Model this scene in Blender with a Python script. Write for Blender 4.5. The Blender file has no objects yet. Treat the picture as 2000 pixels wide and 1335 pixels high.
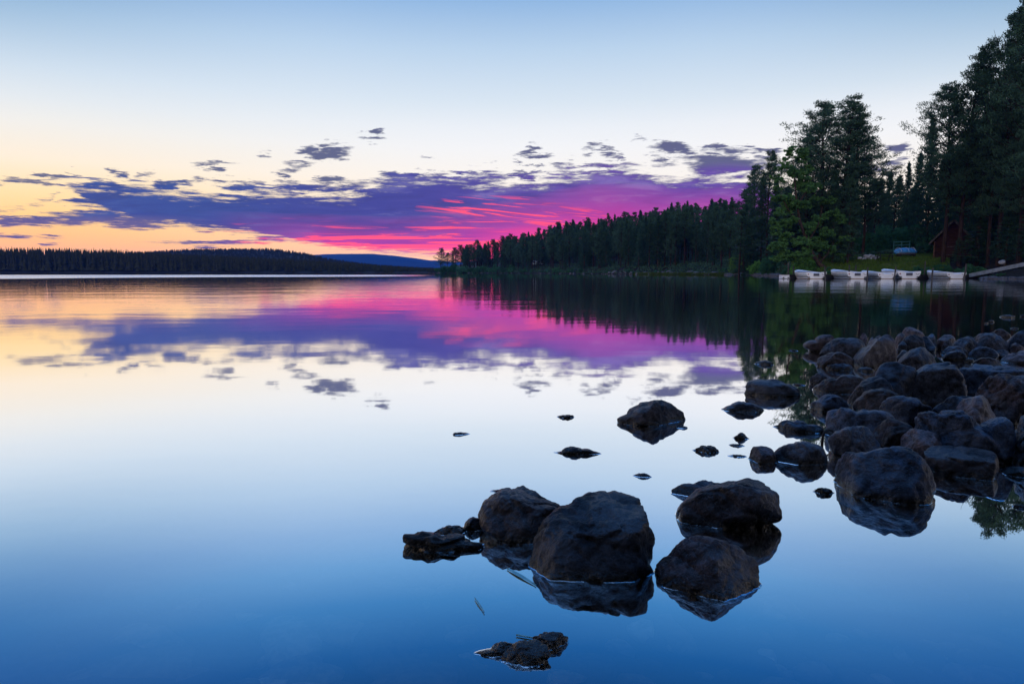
import bpy, bmesh, math, random
import numpy as np
from mathutils import Vector, Matrix

C = bpy.context.scene.collection
SC = bpy.context.scene
R_ = math.radians

# ------------------------------------------------------------------ camera
FPX, CX, CY, HORIZON = 1333.0, 1000.0, 667.5, 530.5       # photograph is 2000 x 1335
CAM_H = 0.75                                              # metres above the lake
TILT = math.atan((CY - HORIZON) / FPX)                    # camera looks slightly down
cam_data = bpy.data.cameras.new('camera')
cam = bpy.data.objects.new('camera', cam_data)
C.objects.link(cam)
cam.location = (0, 0, CAM_H)
cam.rotation_euler = (math.pi / 2 - TILT, 0, 0)
cam_data.sensor_width = 36.0
cam_data.lens = 36.0 * FPX / 2000.0
cam_data.clip_start = 0.05
cam_data.clip_end = 30000
SC.camera = cam

CT, ST = math.cos(TILT), math.sin(TILT)
def pdir(px, py):
    xc, yc = (px - CX) / FPX, (CY - py) / FPX
    return np.array([xc, CT + yc * ST, -ST + yc * CT])
def at_z(px, py, z=0.0):                                  # point at height z seen at a pixel
    d = pdir(px, py); k = (z - CAM_H) / d[2]
    return np.array([0, 0, CAM_H]) + d * k
def at_y(px, py, y):                                      # point at depth y seen at a pixel
    d = pdir(px, py); return np.array([0, 0, CAM_H]) + d * (y / d[1])
def proj(p):
    p = np.asarray(p, float)
    x, y, z = p[..., 0], p[..., 1], p[..., 2] - CAM_H
    dep = y * CT - z * ST; up = y * ST + z * CT
    return CX + FPX * x / dep, CY - FPX * up / dep
def skyuv(px, py):
    d = pdir(px, py); return d[0] / d[1], d[2] / d[1]

# ------------------------------------------------------------------ view
SC.view_settings.view_transform = 'Standard'
SC.view_settings.look = 'None'
SC.view_settings.exposure = 0.0
SC.view_settings.gamma = 1.0
SC.render.engine = 'CYCLES'
cy = SC.cycles
cy.max_bounces = 8; cy.diffuse_bounces = 2; cy.glossy_bounces = 3; cy.transmission_bounces = 3
cy.transparent_max_bounces = 10; cy.volume_bounces = 0
cy.caustics_reflective = False; cy.caustics_refractive = False
try:
    cy.use_denoising = True; cy.denoiser = 'OPENIMAGEDENOISE'
except Exception:
    pass

# ------------------------------------------------------------------ node helper
def lin(r, g, b, k=1.0):
    def f(c):
        c /= 255.0
        return (c / 12.92 if c <= 0.04045 else ((c + 0.055) / 1.055) ** 2.4) * k
    return (f(r), f(g), f(b), 1.0)
class G:
    """small wrapper that writes maths straight into a node tree"""
    def __init__(s, tree): s.t = tree; s.n = tree.nodes; s.l = tree.links
    def new(s, t, **kw):
        n = s.n.new(t)
        for k, v in kw.items(): setattr(n, k, v)
        return n
    def put(s, sock, v):
        if hasattr(v, 'is_output') or isinstance(v, bpy.types.NodeSocket): s.l.new(v, sock)
        else: sock.default_value = v
    def m(s, op, a, b=None, c=None, clamp=False):
        n = s.new('ShaderNodeMath', operation=op, use_clamp=clamp)
        for i, v in enumerate((a, b, c)):
            if v is not None: s.put(n.inputs[i], v)
        return n.outputs[0]
    def add(s, a, b): return s.m('ADD', a, b)
    def sub(s, a, b): return s.m('SUBTRACT', a, b)
    def mul(s, a, b): return s.m('MULTIPLY', a, b)
    def div(s, a, b): return s.m('DIVIDE', a, b)
    def mx(s, a, b): return s.m('MAXIMUM', a, b)
    def mn(s, a, b): return s.m('MINIMUM', a, b)
    def sm(s, x, lo, hi, o0=0.0, o1=1.0):
        n = s.new('ShaderNodeMapRange', interpolation_type='SMOOTHSTEP')
        for i, v in enumerate((x, lo, hi, o0, o1)): s.put(n.inputs[i], v)
        return n.outputs[0]
    def lnr(s, x, lo, hi, o0=0.0, o1=1.0):
        n = s.new('ShaderNodeMapRange', interpolation_type='LINEAR', clamp=True)
        for i, v in enumerate((x, lo, hi, o0, o1)): s.put(n.inputs[i], v)
        return n.outputs[0]
    def vec(s, x, y, z=0.0):
        n = s.new('ShaderNodeCombineXYZ')
        for i, v in enumerate((x, y, z)): s.put(n.inputs[i], v)
        return n.outputs[0]
    def xyz(s, v):
        n = s.new('ShaderNodeSeparateXYZ'); s.l.new(v, n.inputs[0]); return n.outputs
    def mix(s, f, a, b, mode='MIX'):
        n = s.new('ShaderNodeMix', data_type='RGBA', blend_type=mode)
        s.put(n.inputs[0], f); s.put(n.inputs[6], a); s.put(n.inputs[7], b)
        return n.outputs[2]
    def noise(s, v, scale, detail=4, rough=0.55, lac=2.0, dist=0.0, out=0):
        n = s.new('ShaderNodeTexNoise')
        if v is not None: s.l.new(v, n.inputs['Vector'])
        n.inputs['Scale'].default_value = scale; n.inputs['Detail'].default_value = detail
        n.inputs['Roughness'].default_value = rough; n.inputs['Lacunarity'].default_value = lac
        n.inputs['Distortion'].default_value = dist
        return n.outputs[out]
    def ramp(s, f, stops, interp='LINEAR'):
        n = s.new('ShaderNodeValToRGB'); cr = n.color_ramp; cr.interpolation = interp
        while len(cr.elements) > 1: cr.elements.remove(cr.elements[-1])
        cr.elements[0].position = stops[0][0]; cr.elements[0].color = stops[0][1]
        for p, c in stops[1:]:
            e = cr.elements.new(p); e.color = c
        s.put(n.inputs[0], f); return n.outputs[0]
    def curve(s, f, pts):
        n = s.new('ShaderNodeFloatCurve'); cv = n.mapping.curves[0]
        cv.points[0].location = pts[0]; cv.points[1].location = pts[-1]
        for p in pts[1:-1]: cv.points.new(*p)
        for p in cv.points: p.handle_type = 'AUTO_CLAMPED'
        n.mapping.update(); s.put(n.inputs['Value'], f); return n.outputs[0]

# ------------------------------------------------------------------ dusk sky (world)
world = bpy.data.worlds.new('World'); SC.world = world; world.use_nodes = True
g = G(world.node_tree); g.n.clear()
tc = g.new('ShaderNodeTexCoord')
dx, dy, dz = g.xyz(tc.outputs['Generated'])
dyc = g.mx(dy, 0.05)
X = g.div(dx, dyc)                                        # tangent of the azimuth from the lake axis
T = g.div(dz, dyc)                                        # tangent of the elevation
front = g.sm(dy, 0.10, 0.45)
EL = g.m('ARCSINE', dz)
def el_row(y): d = pdir(1000, y); return math.asin(d[2] / np.linalg.norm(d))
ELMAX = 1.0
Ef = g.m('DIVIDE', g.mx(EL, 0.0), ELMAX, clamp=True)
high = [(el_row(200), lin(214, 226, 236)), (el_row(100), lin(184, 208, 231)), (el_row(0), lin(142, 180, 221)),
        (0.41, lin(106, 162, 214)), (0.46, lin(62, 134, 198)), (0.52, lin(22, 100, 172)), (0.58, lin(4, 72, 138)),
        (0.62, lin(4, 70, 134)), (0.70, lin(86, 138, 212, 1.5)), (0.82, lin(100, 150, 218, 2.4)), (1.0, lin(112, 158, 222, 3.0))]
left_stops = [(0.0, lin(246, 144, 64)), (el_row(490), lin(252, 180, 92)), (el_row(440), lin(255, 205, 120)),
              (el_row(400), lin(254, 220, 158)), (el_row(350), lin(249, 232, 205)), (el_row(290), lin(237, 234, 226)), (el_row(250), lin(226, 231, 233))] + high
right_stops = [(0.0, lin(250, 176, 110)), (el_row(490), lin(252, 205, 140)), (el_row(440), lin(250, 226, 190)),
               (el_row(400), lin(248, 234, 212)), (el_row(350), lin(247, 240, 230)), (el_row(290), lin(240, 240, 240)), (el_row(250), lin(232, 236, 240))] + high
colL = g.ramp(Ef, [(p / ELMAX, c) for p, c in left_stops])
colR = g.ramp(Ef, [(p / ELMAX, c) for p, c in right_stops])
sky = g.mix(g.sm(X, -0.70, 0.05), colL, colR)
# the sky falls off to both sides of the afterglow
side = g.m('ABSOLUTE', g.add(X, 0.0))
sky = g.mix(g.mul(g.sm(side, 0.22, 0.90), g.sm(EL, 0.17, 0.43, 0.0, 1.0)), sky, g.mix(1.0, sky, lin(104, 172, 204), 'MULTIPLY'))

# clouds: masks laid out by azimuth and elevation, broken up by noise in the perspective of a flat cloud layer
U0, U1 = -0.80, 0.80
Xn = g.m('DIVIDE', g.sub(X, U0), U1 - U0, clamp=True)
TM = 0.25
def cpts(l):
    o = []
    for px, py in l:
        a, t = skyuv(px, py); o.append((min(1, max(0, (a - U0) / (U1 - U0))), min(1, max(0, t / TM))))
    return o
up_edge = g.mul(g.curve(Xn, cpts([(-60, 415), (90, 392), (128, 366), (165, 357), (250, 357), (330, 368), (450, 374), (520, 370), (600, 372), (670, 378), (730, 362),
    (775, 344), (860, 340), (950, 344), (1010, 352), (1060, 350), (1110, 334), (1200, 327), (1260, 334), (1330, 345), (1420, 340), (1480, 345), (1540, 372), (1600, 400), (1700, 440), (2060, 470)])), TM)
low_edge = g.mul(g.curve(Xn, cpts([(-60, 422), (90, 398), (130, 372), (170, 398), (230, 420), (290, 438), (380, 446), (470, 456), (540, 466), (600, 477), (680, 488),
    (760, 495), (860, 503), (930, 520), (1000, 528), (1500, 528), (2060, 528)])), TM)
w = g.div(1.0, g.add(g.mx(T, 0.0), 0.030))
P = g.vec(g.mul(X, w), w, 0.0)
n1 = g.noise(P, 2.6, 8, 0.66)
wa = g.noise(P, 3.4, 5, 0.6)
wb = g.noise(g.vec(g.mul(X, w), w, 5.3), 3.4, 5, 0.6)
X0, T0 = X, T
X = g.add(X, g.mul(g.sub(wa, 0.5), 0.075))                # ragged edges: the masks are read at warped places
T = g.add(T, g.mul(g.sub(wb, 0.5), g.mul(g.lnr(T, 0.02, 0.16), 0.060)))
n2 = g.noise(P, 0.42, 5, 0.55)
body = g.mn(g.mul(g.sub(up_edge, T), 44.0), g.mul(g.sub(T, low_edge), 90.0))
f = g.mx(g.mn(body, g.sm(X, -0.35, 0.0, 1.15, 1.5)), -1.5)
blobs = [  # px, py, half width, half height: loose clouds above and left of the main bank
    (728, 268, 26, 7, .9), (640, 281, 32, 6, .7), (597, 294, 16, 10, .8), (648, 302, 34, 9, .95), (517, 296, 16, 5, .6), (575, 324, 28, 8, .8), (548, 336, 14, 5, .6),
    (425, 321, 34, 6, .65), (228, 336, 24, 6, .65), (290, 342, 26, 6, .65), (70, 353, 62, 7, 1.0), (140, 340, 12, 5, .6), (385, 350, 18, 6, .7), (432, 354, 26, 6, .75), (475, 357, 22, 5, .6),
    (690, 358, 44, 9, .85), (640, 352, 18, 7, .6), (560, 358, 30, 8, .7), (1042, 299, 26, 7, .8), (1152, 283, 28, 6, .8), (1048, 282, 12, 4, .5), (1312, 289, 36, 9, .95), (1285, 303, 26, 5, .7),
    (1200, 304, 26, 6, .6), (1190, 289, 20, 5, .55), (1250, 274, 16, 4, .5), (1150, 302, 16, 5, .55), (1110, 312, 16, 5, .5), (1302, 320, 30, 8, .8), (1395, 289, 22, 6, .7), (1448, 285, 22, 5, .6),
    (1415, 321, 72, 17, 1.25), (1492, 300, 24, 7, .9), (1022, 340, 34, 6, .8), (1050, 333, 14, 5, .6), (1085, 337, 22, 5, .6), (1012, 318, 14, 4, .5), (955, 316, 10, 4, .4), (835, 303, 14, 5, .4),
    (200, 363, 62, 9, 1.1), (335, 362, 40, 6, .9), (500, 366, 60, 7, .9), (600, 369, 60, 8, 1.0), (655, 356, 60, 7, .9), (800, 349, 60, 9, 1.0), (900, 343, 60, 8, 1.0), (1150, 334, 60, 9, 1.0), (240, 395, 90, 9, 1.1), (730, 268, 14, 6, .9), (720, 376, 60, 6, .9),
    (1760, 287, 24, 6, .9), (1735, 318, 26, 6, .7), (1715, 330, 40, 10, .9), (1765, 305, 16, 5, .6),
    (60, 432, 105, 8, 1.1), (190, 424, 95, 11, 1.1), (265, 434, 70, 12, 1.0), (170, 414, 30, 4, .7), (215, 412, 26, 4, .7), (25, 462, 34, 4, .9), (100, 462, 28, 3, .8), (95, 477, 20, 3, .7), (0, 461, 30, 4, .8),
    (430, 473, 125, 3.5, .85), (525, 466, 36, 5, .9), (400, 483, 32, 3, .7), (300, 446, 26, 4, .6), (408, 452, 22, 5, .5), (110, 396, 22, 3, .4)]
for px, py, rx, ry, amp in blobs:
    a, t = skyuv(px, py)
    ex = g.mul(g.sub(X, a), FPX / (rx * 1.4)); ey = g.mul(g.sub(T, t), FPX * 0.98 / (ry * 1.45))
    b = g.sub(amp * 0.74, g.add(g.mul(ex, ex), g.mul(ey, ey)))
    f = g.mx(f, b)
# thin scraps in the belt over the bank
belt = g.mn(g.lnr(T, g.sub(up_edge, 0.004), g.add(up_edge, 0.006), 0, 1), g.lnr(T, g.add(up_edge, 0.018), g.add(up_edge, 0.055), 1, 0))
f = g.mx(f, g.sub(g.mul(g.mul(belt, g.sm(X, -0.66, -0.45)), 0.95), 1.55))
X, T = X0, T0
fn = g.add(f, g.mul(g.sub(n1, 0.5), 3.0))
dens = g.mul(g.sm(fn, -0.12, 0.62), front)
dens = g.mul(dens, g.sm(T, -0.001, 0.002))
# cloud colour: blue at the left end, violet to the right, lit magenta and red from below
row = g.sub(HORIZON, g.mul(T, FPX))                       # rough picture row, only as an elevation scale
c = g.mix(g.sm(X, skyuv(330, 0)[0], skyuv(720, 0)[0]), lin(14, 60, 146), lin(54, 58, 150))
c = g.mix(g.sm(X, skyuv(700, 0)[0], skyuv(1250, 0)[0]), c, lin(104, 70, 166))
c = g.mix(g.mul(g.sm(n2, 0.44, 0.68), 0.40), c, g.mix(g.sm(X, -0.5, 0.1), lin(40, 84, 158), lin(124, 100, 178)))
soft = g.sm(fn, 0.0, 0.85)
lump = g.noise(g.vec(g.mul(X, 9.0), g.mul(T, 66.0), 1.7), 1.0, 7, 0.62, dist=0.7)
c = g.mix(g.mul(g.sm(lump, 0.50, 0.70), 0.55), c, g.mix(g.sm(X, -0.5, 0.1), lin(64, 100, 170), lin(150, 130, 196)))
c = g.mix(g.mul(g.sm(lump, 0.50, 0.34), 0.55), c, g.mix(g.sm(X, -0.5, 0.1), lin(12, 50, 124), lin(62, 46, 132)))
c = g.mix(soft, g.mix(g.sm(X, -0.5, -0.2), lin(58, 84, 138), lin(80, 82, 124)), c)
c = g.mix(g.mul(g.sm(T, g.add(up_edge, 0.002), g.add(up_edge, 0.02)), 0.9), c, lin(96, 100, 128))
leftlow = g.mul(g.sm(T, 0.085, 0.07), g.sm(X, skyuv(420, 0)[0], skyuv(230, 0)[0]))
c = g.mix(g.mul(leftlow, 0.75), c, lin(112, 98, 140))
def rows(l): return g.mul(g.curve(Xn, [(min(1, max(0, (skyuv(px, 400)[0] - U0) / (U1 - U0))), py / 600.0) for px, py in l]), 600.0)
y0 = rows([(-60, 460), (250, 450), (420, 434), (600, 434), (760, 442), (860, 432), (960, 412), (1080, 392), (1200, 376), (1330, 380), (1450, 376), (1700, 386), (2060, 400)])
wob = g.mul(g.sub(n2, 0.5), 60.0)
gl = g.lnr(g.add(g.sub(row, y0), wob), -14.0, 62.0)
xm = g.mul(g.sm(X, skyuv(330, 0)[0], skyuv(620, 0)[0]), g.sm(X, skyuv(1540, 0)[0], skyuv(1380, 0)[0], 0.35, 1.0))
c = g.mix(g.mul(g.m('POWER', gl, 0.8), g.mul(xm, 0.97)), c, lin(198, 46, 146))
pk = g.mul(g.lnr(g.add(g.sub(row, g.add(y0, 52.0)), wob), -18.0, 40.0), g.mul(g.sm(X, skyuv(360, 0)[0], skyuv(640, 0)[0]), g.sm(X, skyuv(1300, 0)[0], skyuv(1020, 0)[0])))
c = g.mix(g.mul(pk, 0.9), c, lin(250, 50, 100, 1.12))
# fiery streaks
st = g.noise(g.vec(g.mul(X, 7.0), g.mul(T, 150.0), 3.1), 1.0, 5, 0.6, dist=0.6)
st2 = g.noise(g.vec(g.mul(X, 9.0), g.mul(g.add(T, g.mul(X, 0.10)), 190.0), 7.7), 1.0, 4, 0.55, dist=0.8)
zone = g.mul(g.mul(g.sm(g.sub(row, y0), -14.0, 22.0), g.sm(X, skyuv(340, 0)[0], skyuv(500, 0)[0])), g.sm(X, skyuv(1130, 0)[0], skyuv(1000, 0)[0]))
low = g.sm(row, 440.0, 475.0)
thr = g.sub(0.555, g.mul(low, 0.085))
s1 = g.mul(g.sm(st, thr, g.add(thr, 0.07)), zone)
def ell(px, py, rx, ry):
    a, t = skyuv(px, py)
    ex = g.mul(g.sub(X, a), FPX / rx); ey = g.mul(g.sub(T, t), FPX / ry)
    return g.m('SUBTRACT', 1.0, g.add(g.mul(ex, ex), g.mul(ey, ey)), clamp=True)
z2 = g.mx(ell(960, 408, 150, 26), ell(1080, 424, 110, 22))
s2 = g.mul(g.sm(st2, 0.52, 0.58), g.m('POWER', z2, 0.6))
c = g.mix(g.mul(g.mx(s1, s2), 0.92), c, lin(255, 70, 84, 1.2))
gold = g.mul(g.sm(row, 483.0, 497.0), g.mul(g.sm(X, skyuv(560, 0)[0], skyuv(640, 0)[0]), g.sm(X, skyuv(960, 0)[0], skyuv(860, 0)[0])))
c = g.mix(g.mul(gold, g.sm(st, 0.40, 0.60, 0.15, 0.95)), c, lin(255, 190, 112))
# the afterglow burns strongest right along the horizon
glow = g.mn(g.m('EXPONENT', g.div(0.021, g.add(g.mx(EL, 0.0), 0.006))), 2.3)
gm = g.vec(glow, glow, glow)
sky = g.mix(1.0, sky, gm, 'MULTIPLY')
c = g.mix(g.mx(g.mx(g.mul(gl, xm), g.mx(s1, s2)), gold), c, g.mix(1.0, c, gm, 'MULTIPLY'))
lim = g.mix(dens, sky, c)
# low eastern sky behind the camera, brightened to light boats and tree fronts
lim = g.mix(g.sm(dy, 0.20, -0.55), lim, g.mix(g.sm(EL, 0.0, 0.9), lin(250, 240, 244, 1.75), lin(150, 176, 216)))
lim = g.mix(g.sm(dz, 0.0, -0.02), lim, lin(30, 34, 42))
bg = g.new('ShaderNodeBackground'); bg.inputs['Strength'].default_value = 1.0
g.l.new(lim, bg.inputs['Color'])
# a little of the physical dusk sky on top (sun just under the horizon, ahead to the left)
nis = g.new('ShaderNodeTexSky', sky_type='NISHITA', sun_disc=False)
nis.sun_elevation = R_(-1.0); nis.sun_rotation = R_(-55)
bg2 = g.new('ShaderNodeBackground'); bg2.inputs['Strength'].default_value = 0.05
g.l.new(nis.outputs[0], bg2.inputs['Color'])
ad = g.new('ShaderNodeAddShader'); g.l.new(bg.outputs[0], ad.inputs[0]); g.l.new(bg2.outputs[0], ad.inputs[1])
wo = g.new('ShaderNodeOutputWorld'); g.l.new(ad.outputs[0], wo.inputs['Surface'])
world.cycles.sampling_method = 'MANUAL'; world.cycles.sample_map_resolution = 512

# faint last light from the glow, low at the left, well outside the picture
sun_d = bpy.data.lights.new('sun', 'SUN'); sun_d.energy = 0.08; sun_d.angle = R_(12); sun_d.color = (1.0, 0.72, 0.55)
sun = bpy.data.objects.new('sun', sun_d); C.objects.link(sun)
saz, sel = R_(-72), R_(7)
sdir = Vector((math.sin(saz) * math.cos(sel), math.cos(saz) * math.cos(sel), math.sin(sel)))
sun.rotation_euler = sdir.to_track_quat('Z', 'Y').to_euler()

# ------------------------------------------------------------------ mesh helpers
rnd = random.Random(11)
def perlin(p, seed=0):
    p = np.asarray(p, np.float64)
    i = np.floor(p).astype(np.int64); f = p - i
    u = f * f * f * (f * (f * 6 - 15) + 10)
    out = 0.0
    for a in (0, 1):
        for b in (0, 1):
            for c in (0, 1):
                h = ((i[..., 0] + a) * 374761393 + (i[..., 1] + b) * 668265263 + (i[..., 2] + c) * 2147483647 + seed * 974634777) & 0xffffffff
                h = ((h ^ (h >> 13)) * 1274126177) & 0xffffffff
                h = h ^ (h >> 16)
                gx = (h & 1023) / 511.5 - 1; gy = ((h >> 10) & 1023) / 511.5 - 1; gz = ((h >> 20) & 1023) / 511.5 - 1
                d = gx * (f[..., 0] - a) + gy * (f[..., 1] - b) + gz * (f[..., 2] - c)
                wgt = (u[..., 0] if a else 1 - u[..., 0]) * (u[..., 1] if b else 1 - u[..., 1]) * (u[..., 2] if c else 1 - u[..., 2])
                out = out + wgt * d
    return out
def fbm(p, o=4, seed=0, gain=0.5):
    p = np.asarray(p, np.float64); s = 0; a = 1.0
    for k in range(o):
        s = s + a * perlin(p * 2 ** k + 17.3 * k, seed + k); a *= gain
    return s
def np_mesh(name, V, F, mat=None, smooth=True):
    """V (n,3); F list of (m,k) index arrays of equal k each"""
    me = bpy.data.meshes.new(name)
    V = np.asarray(V, np.float32)
    Fs = [np.asarray(f, np.int32) for f in (F if isinstance(F, (list, tuple)) else [F]) if len(f)]
    me.vertices.add(len(V)); me.vertices.foreach_set('co', V.ravel())
    nl = sum(f.size for f in Fs); nf = sum(len(f) for f in Fs)
    me.loops.add(nl); me.polygons.add(nf)
    me.loops.foreach_set('vertex_index', np.concatenate([f.ravel() for f in Fs]))
    tot = np.concatenate([np.full(len(f), f.shape[1], np.int32) for f in Fs])
    me.polygons.foreach_set('loop_start', np.concatenate([[0], np.cumsum(tot)[:-1]]).astype(np.int32))
    me.polygons.foreach_set('loop_total', tot)
    me.update(calc_edges=True); me.validate()
    me.polygons.foreach_set('use_smooth', np.full(len(me.polygons), smooth))
    if mat is not None: me.materials.append(mat)
    return me
def obj(name, me, parent=None, loc=None):
    o = bpy.data.objects.new(name, me); C.objects.link(o)
    if parent is not None: o.parent = parent
    if loc is not None: o.location = loc
    return o
def tag(o, label=None, cat=None, group=None, kind=None):
    if label: o['label'] = label
    if cat: o['category'] = cat
    if group: o['group'] = group
    if kind: o['kind'] = kind
    return o
def empty(name, loc=(0, 0, 0), rz=0.0):
    o = bpy.data.objects.new(name, None); C.objects.link(o); o.location = loc; o.rotation_euler = (0, 0, rz); o.empty_display_size = 0.1
    return o
class MB:
    """collects boxes, tubes, sheets and builds them as one mesh"""
    def __init__(s): s.v = []; s.q = []; s.tr = []; s.n = 0
    def quads(s, V, Q):
        V = np.asarray(V, float); s.v.append(V); s.q.append(np.asarray(Q, int) + s.n); s.n += len(V)
    def tris(s, V, T):
        V = np.asarray(V, float); s.v.append(V); s.tr.append(np.asarray(T, int) + s.n); s.n += len(V)
    def box(s, c, size, rot=None):
        v = np.array([[x, y, z] for x in (-.5, .5) for y in (-.5, .5) for z in (-.5, .5)]) * np.asarray(size)
        if rot is not None: v = v @ np.array(rot).T
        s.quads(v + np.asarray(c), [[0, 1, 3, 2], [4, 6, 7, 5], [0, 4, 5, 1], [2, 3, 7, 6], [0, 2, 6, 4], [1, 5, 7, 3]])
    def bar(s, a, b, wd, ht, up=(0, 0, 1)):
        a = np.asarray(a, float); b = np.asarray(b, float); d = b - a; L = np.linalg.norm(d); d /= L
        r = np.cross(d, up); r /= np.linalg.norm(r); u = np.cross(r, d)
        s.box((a + b) / 2, (L, wd, ht), np.stack([d, r, u], 1))
    def tube(s, pts, rad, n=8, cap=True):
        pts = np.asarray(pts, float); m = len(pts)
        rad = np.broadcast_to(np.asarray(rad, float), (m,))
        tg = np.gradient(pts, axis=0); tg /= np.linalg.norm(tg, axis=1)[:, None] + 1e-9
        ref = np.array([0, 0, 1.0]) if abs(tg[0][2]) < .9 else np.array([1.0, 0, 0])
        a = np.cross(tg, ref); a /= np.linalg.norm(a, axis=1)[:, None] + 1e-9
        b = np.cross(tg, a)
        an = np.linspace(0, 2 * math.pi, n, endpoint=False)
        V = pts[:, None] + rad[:, None, None] * (np.cos(an)[None, :, None] * a[:, None] + np.sin(an)[None, :, None] * b[:, None])
        V = V.reshape(-1, 3)
        Q = [[i * n + j, i * n + (j + 1) % n, (i + 1) * n + (j + 1) % n, (i + 1) * n + j] for i in range(m - 1) for j in range(n)]
        s.quads(V, Q)
        if cap:
            for i, fl in ((0, 1), (m - 1, 0)):
                ring = V[i * n:(i + 1) * n]; k = [[j, (j + 1) % n, n] for j in range(n)]
                if fl: k = [t[::-1] for t in k]
                s.tris(np.vstack([ring, pts[i]]), k)
    def mesh(s, name, mat, smooth=False):
        F = []
        if s.q: F.append(np.concatenate(s.q))
        if s.tr: F.append(np.concatenate(s.tr))
        return np_mesh(name, np.concatenate(s.v), F, mat, smooth)
    def build(s, name, mat, parent=None, smooth=False, bevel=0):
        o = obj(name, s.mesh(name, mat, smooth), parent)
        if bevel:
            b = o.modifiers.new('bevel', 'BEVEL'); b.width = bevel; b.segments = 2; b.limit_method = 'ANGLE'
        return o
_ico = {}
def ico(sub):
    if sub not in _ico:
        bm = bmesh.new(); bmesh.ops.create_icosphere(bm, subdivisions=sub, radius=1.0)
        bm.verts.index_update()
        V = np.array([v.co[:] for v in bm.verts]); F = np.array([[v.index for v in f.verts] for f in bm.faces]); bm.free()
        _ico[sub] = (V, F)
    return _ico[sub]

# ------------------------------------------------------------------ materials
def material(name):
    m = bpy.data.materials.new(name); m.use_nodes = True
    m.node_tree.nodes.clear(); gg = G(m.node_tree)
    return m, gg
def finish(gg, shader, disp=None):
    o = gg.new('ShaderNodeOutputMaterial'); gg.l.new(shader, o.inputs['Surface'])
def principled(gg, col, rough=0.6, spec=0.5, normal=None, metal=0.0):
    p = gg.new('ShaderNodeBsdfPrincipled')
    gg.put(p.inputs['Base Color'], col); gg.put(p.inputs['Roughness'], rough)
    gg.put(p.inputs['Specular IOR Level'], spec); gg.put(p.inputs['Metallic'], metal)
    if normal is not None: gg.l.new(normal, p.inputs['Normal'])
    return p.outputs[0]
def bump(gg, h, strength=0.4, dist=0.01, normal=None):
    b = gg.new('ShaderNodeBump'); b.inputs['Strength'].default_value = strength; b.inputs['Distance'].default_value = dist
    gg.l.new(h, b.inputs['Height'])
    if normal is not None: gg.l.new(normal, b.inputs['Normal'])
    return b.outputs[0]
def rgb(r, g_, b): return (r, g_, b, 1.0)

def simple_mat(name, c1, c2, scale=6.0, rough=0.7, spec=0.4, bstr=0.3, bdist=0.01, stretch=(1, 1, 1), detail=6):
    m, gg = material(name)
    t = gg.new('ShaderNodeTexCoord'); mp = gg.new('ShaderNodeMapping'); mp.inputs['Scale'].default_value = stretch
    gg.l.new(t.outputs['Object'], mp.inputs['Vector'])
    n = gg.noise(mp.outputs[0], scale, detail, 0.6)
    col = gg.mix(gg.sm(n, 0.35, 0.65), rgb(*c1), rgb(*c2))
    nb = gg.noise(mp.outputs[0], scale * 5, 5, 0.6)
    finish(gg, principled(gg, col, rough, spec, bump(gg, nb, bstr, bdist)))
    return m

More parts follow.
